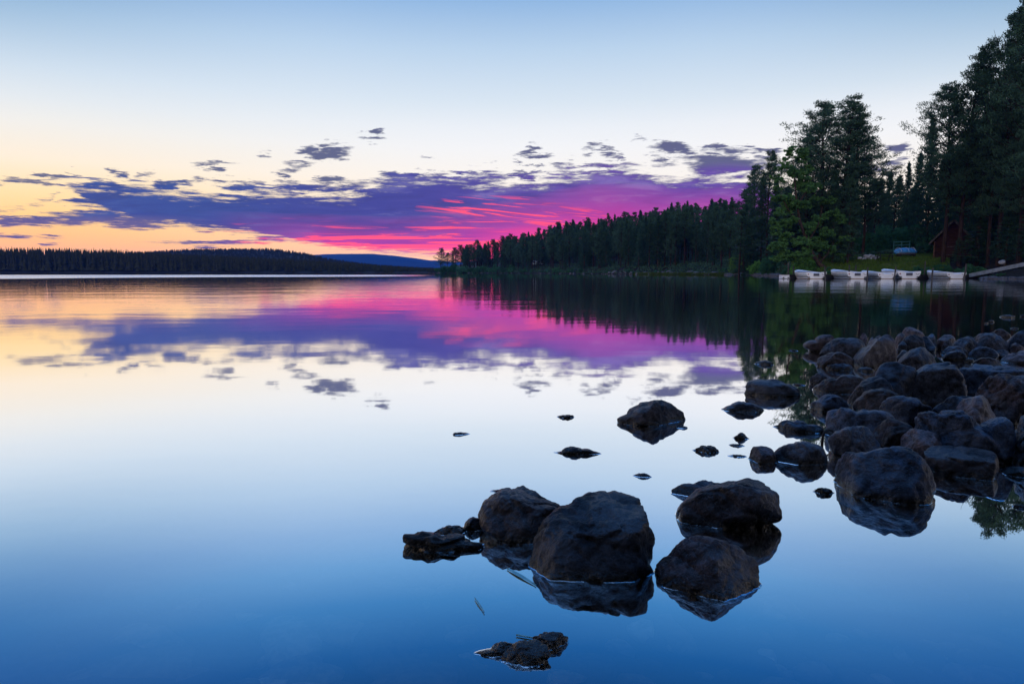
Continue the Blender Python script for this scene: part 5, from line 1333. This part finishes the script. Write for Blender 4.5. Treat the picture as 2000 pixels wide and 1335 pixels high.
R([(1852, 812), (1868, 790), (1895, 772), (1920, 771), (1942, 790), (1948, 820), (1890, 832)], 'pinkish-topped boulder between slab and big low boulder', 'p', zb=.04, ybase=838)
R([(1582, 793), (1600, 780), (1622, 769), (1645, 773), (1658, 788), (1655, 800), (1610, 803)], 'dark blunt boulder with a clean waterline at the left of the pile', 'u')
R([(1610, 838), (1614, 815), (1630, 802), (1650, 797), (1675, 800), (1700, 794), (1735, 798), (1752, 815), (1745, 850), (1650, 862), (1618, 856)], 'long bluish boulder with a dip in its back', 'u', sub=5, zb=.0, ybase=862)
R([(1696, 845), (1712, 828), (1735, 816), (1762, 820), (1786, 830), (1794, 850), (1770, 875), (1715, 875)], 'brown egg-shaped boulder in the middle of the front rows', 'b', zb=.02, ybase=885)
R([(1616, 875), (1622, 860), (1645, 845), (1668, 831), (1692, 833), (1712, 850), (1722, 878), (1700, 895), (1650, 898), (1622, 892)], 'dark ridged boulder behind the big front boulder', 'g', rough=1.5)
R([(1758, 868), (1768, 852), (1788, 839), (1812, 836), (1832, 848), (1846, 870), (1840, 890), (1780, 892)], 'rounded pinkish boulder between larger dark ones', 'p', zb=.02, ybase=900, cuts=[(-.7, -.6, .2, .7)])
R([(1784, 838), (1792, 818), (1815, 812), (1850, 806), (1885, 800), (1910, 805), (1928, 822), (1960, 845), (1965, 885), (1880, 893), (1800, 880)], 'widest dark boulder of the front rows, wavy crest', 'u', sub=6, rough=1.4, zb=.02, ybase=900)
R([(1905, 840), (1920, 813), (1948, 813), (1970, 822), (1986, 845), (1975, 880), (1925, 885)], 'rounded shoulder boulder behind the widest dark one', 'u', zb=.04, ybase=892)
R([(1951, 885), (1954, 862), (1972, 836), (1998, 816), (2040, 800), (2075, 830), (2070, 905), (2000, 912), (1962, 905)], 'cracked grey boulder cut by the right edge', 'g', sub=6, rough=2.2)
R((1690, 874, 1738, 905), 'pale hump showing behind the big front boulder crest', 'p', zb=.02, name='stone', ybase=915)
R([(1629, 966), (1630, 945), (1638, 918), (1656, 896), (1675, 889), (1702, 887), (1722, 879), (1745, 871), (1772, 870), (1794, 880), (1811, 900), (1822, 930), (1829, 958), (1829, 978), (1795, 985), (1740, 985), (1685, 979), (1645, 973)], 'big bluish front boulder standing in the water, notched crest', 'u', sub=6, cuts=[(-.9, -.5, .1, .72)], rough=1.1)
R([(1804, 890), (1826, 879), (1872, 872), (1920, 869), (1942, 873), (1952, 892), (1950, 922), (1935, 938), (1880, 937), (1835, 928), (1812, 912)], 'flat-topped dark boulder right of the big front boulder', 'b', cuts=[(0, -.5, 1, .5), (.1, -1, 0, .6)], ybase=938)
R((1953, 910, 2020, 932), 'low dark rock awash at the right edge', 'k'); R((1930, 970, 1960, 977), 'tiny wet sliver near the tree reflections at the right', 'k', name='stone')
R((1978, 984, 2012, 993), 'wet pebble at the right edge below the low dark rock', 'k', name='stone')
R((1448, 1, 1449, 2), '') if False else None

# ------------------------------------------------------------------ sticks, reed and leaves
def stick(pts, r0, r1, mat, name, label, cat):
    p = np.array(pts); o3 = np.array([p[0][0], p[0][1], max(0, p[0][2])]); mb = MB()
    t = np.linspace(0, 1, 14); kk = np.linspace(0, 1, len(p)); q = np.stack([np.interp(t, kk, p[:, j]) for j in range(3)], 1)
    q[1:-1] = .25 * q[:-2] + .5 * q[1:-1] + .25 * q[2:]
    mb.tube(q - o3, np.linspace(r0, r1, 14), 7); o = mb.build(name, M[mat], None, True); o.location = o3; return tag(o, label, cat)
b0 = at_z(1605, 868, 0); dd_ = b0[1]
stick([b0 - np.array([0, 0, .1]), at_y(1606, 855, dd_), at_y(1609, 845, dd_), at_y(1614, 839, dd_ + .02), at_y(1622, 839, dd_ + .05), at_y(1632, 846, dd_ + .08)], .007, .003, 'twig', 'bent_twig', 'bent dark twig arching out of the water beside the flat broad rock', 'twig')
b1 = at_z(1887, 689, .0); stick([b1, at_y(1893, 682, b1[1] + .02), at_y(1899, 675, b1[1] + .04)], .020, .012, 'twig', 'leaning_stick', 'short stick leaning on the whale-backed boulder', 'stick')
b2 = at_z(1779, 684, .0); stick([b2, at_y(1780, 672, b2[1]), at_y(1784, 668, b2[1] + .02), at_y(1790, 665, b2[1] + .05)], .020, .010, 'twig', 'crooked_twig', 'crooked twig standing before the domed back boulder', 'twig')
def leaf(px0, px1, wpx, label, seed, lift=.0016):
    a_ = at_z(*px0, lift); b_ = at_z(*px1, lift); d = b_ - a_; L = np.linalg.norm(d); d /= L; s = np.array([-d[1], d[0], 0]); k = a_[1] / FPX
    t = np.linspace(0, 1, 13); wv = np.sin(np.pi * t ** .8) * wpx * k * .5 * 1.2
    V = []
    for i, q in enumerate(t):
        c = a_ + d * L * q; V += [c - s * wv[i] + [0, 0, .002], c + [0, 0, -.0005], c + s * wv[i] + [0, 0, .003]]
    V = np.array(V); Qd = [[3 * i + j, 3 * i + j + 1, 3 * i + 4 + j, 3 * i + 3 + j] for i in range(12) for j in (0, 1)]
    o3 = a_.copy(); me = np_mesh('reed_leaf', V - o3, np.array(Qd), M['leaf']); o = obj('reed_leaf', me); o.location = o3
    so = o.modifiers.new('thickness', 'SOLIDIFY'); so.thickness = .0008
    return tag(o, label, 'leaf')
leaf((990, 1110), (1047, 1143), 7, 'pale reed leaf floating across the boulder reflection', 1)
leaf((927, 1168), (946, 1196), 3, 'small dark floating leaf left of the boulder reflection', 2)
leaf((1008, 1240), (1042, 1246), 3, 'thin leaf floating behind the lowest rock', 3)
def stem(pxs, r, label):
    stick([at_z(x, y, -.004) for x, y in pxs], r, r * .5, 'stem', 'reed', label, 'reed')
stem([(950, 1098), (975, 1101), (1000, 1116), (1047, 1144), (1100, 1172), (1165, 1203)], .0016, 'long thin reed stem floating under the pale reed leaf')
stem([(1044, 1144), (1075, 1165), (1104, 1184)], .0014, 'short reed stem branching off the floating pale leaf')
stick([at_z(1955, 935, -.1), at_y(1975, 960, 2.3), at_y(1998, 1000, 2.2)], .006, .004, 'twig', 'sunken_stick', 'dark stick slanting through the reflections at the right edge', 'stick') if False else None

# stones lying on the lake bed, seen faintly through the surface
rs = np.random.RandomState(90); Vs, Fs, nb_ = [], [], 0
protos = [stone_mesh(700 + i, 2, .5) for i in range(8)]
for k in range(2300):
    y = .9 + rs.rand() ** 1.5 * 5.5; x = rs.uniform(-1.1, 1.1) * y * 1.0
    left = x < -.15 * y
    s_ = rs.uniform(.06, .17) if (left and rs.rand() < .5) else .022 + .055 * rs.rand() ** 2
    V, F = protos[rs.randint(8)]; an = rs.uniform(0, 6.28); cc, ss = math.cos(an), math.sin(an)
    W_ = V * s_ * np.array([1.25, .9, .55 * min(1, .10 / s_)]); W_ = np.stack([W_[:, 0] * cc - W_[:, 1] * ss, W_[:, 0] * ss + W_[:, 1] * cc, W_[:, 2]], 1)
    Vs.append(W_ + np.array([x, y, float(ground_z(x, y)) + s_ * .12])); Fs.append(F + nb_); nb_ += len(V)
m, gg = material('lake bed stones')
ge = gg.new('ShaderNodeNewGeometry'); n = gg.noise(ge.outputs['Position'], 30, 4, .6); il = ge.outputs['Random Per Island']
col = gg.ramp(il, [(0, rgb(.06, .05, .045)), (.5, rgb(.22, .18, .15)), (.88, rgb(.42, .34, .29)), (1, rgb(.70, .66, .62))])
col = gg.mix(gg.mul(gg.sm(n, .4, .6), .5), col, rgb(.06, .055, .05))
finish(gg, principled(gg, col, .8, 0.0, bump(gg, n, .4, .004))); M['bed_stone'] = m
tag(obj('lake_bed_stones', np_mesh('lake_bed_stones', np.concatenate(Vs), np.concatenate(Fs), M['bed_stone'])), 'rounded stones on the lake bed showing faintly through the water', 'stones', kind='stuff')

# ------------------------------------------------------------------ lake surface, creeping up a few millimetres where it meets each boulder
LV = [(-6000, -40, 0), (6000, -40, 0), (6000, 8200, 0), (-6000, 8200, 0)]; LQ = [[0, 1, 2, 3]]
for p0, p1, n0 in MENISCUS:
    base = len(LV); sz = min(1.0, .35 + .25 * p0[1])
    for h_, o_ in ((.0019, -.001), (.0008, .0014), (.0003, .0045)):
        for p in (p0, p1): LV.append((p[0] + n0[0] * o_ * sz, p[1] + n0[1] * o_ * sz, h_ * sz))
    LQ += [[base, base + 1, base + 3, base + 2], [base + 2, base + 3, base + 5, base + 4]]
lw_o = obj('lake_water', np_mesh('lake_water', LV, np.array(LQ), M['water'], False))
tag(lw_o, 'mirror calm lake water reflecting the sunset', 'lake', kind='structure')

# ------------------------------------------------------------------ haze in the still evening air
hb = MB(); hb.box((0, 4100, 97), (14000, 8400, 206))
m, gg = material('evening haze')
pv = gg.new('ShaderNodeVolumePrincipled'); pv.inputs['Color'].default_value = rgb(.012, .20, .95); pv.inputs['Density'].default_value = 0.000085
pv.inputs['Anisotropy'].default_value = 0.0
oo = gg.new('ShaderNodeOutputMaterial'); gg.l.new(pv.outputs[0], oo.inputs['Volume'])
tag(obj('haze', hb.mesh('haze', m)), kind='stuff')
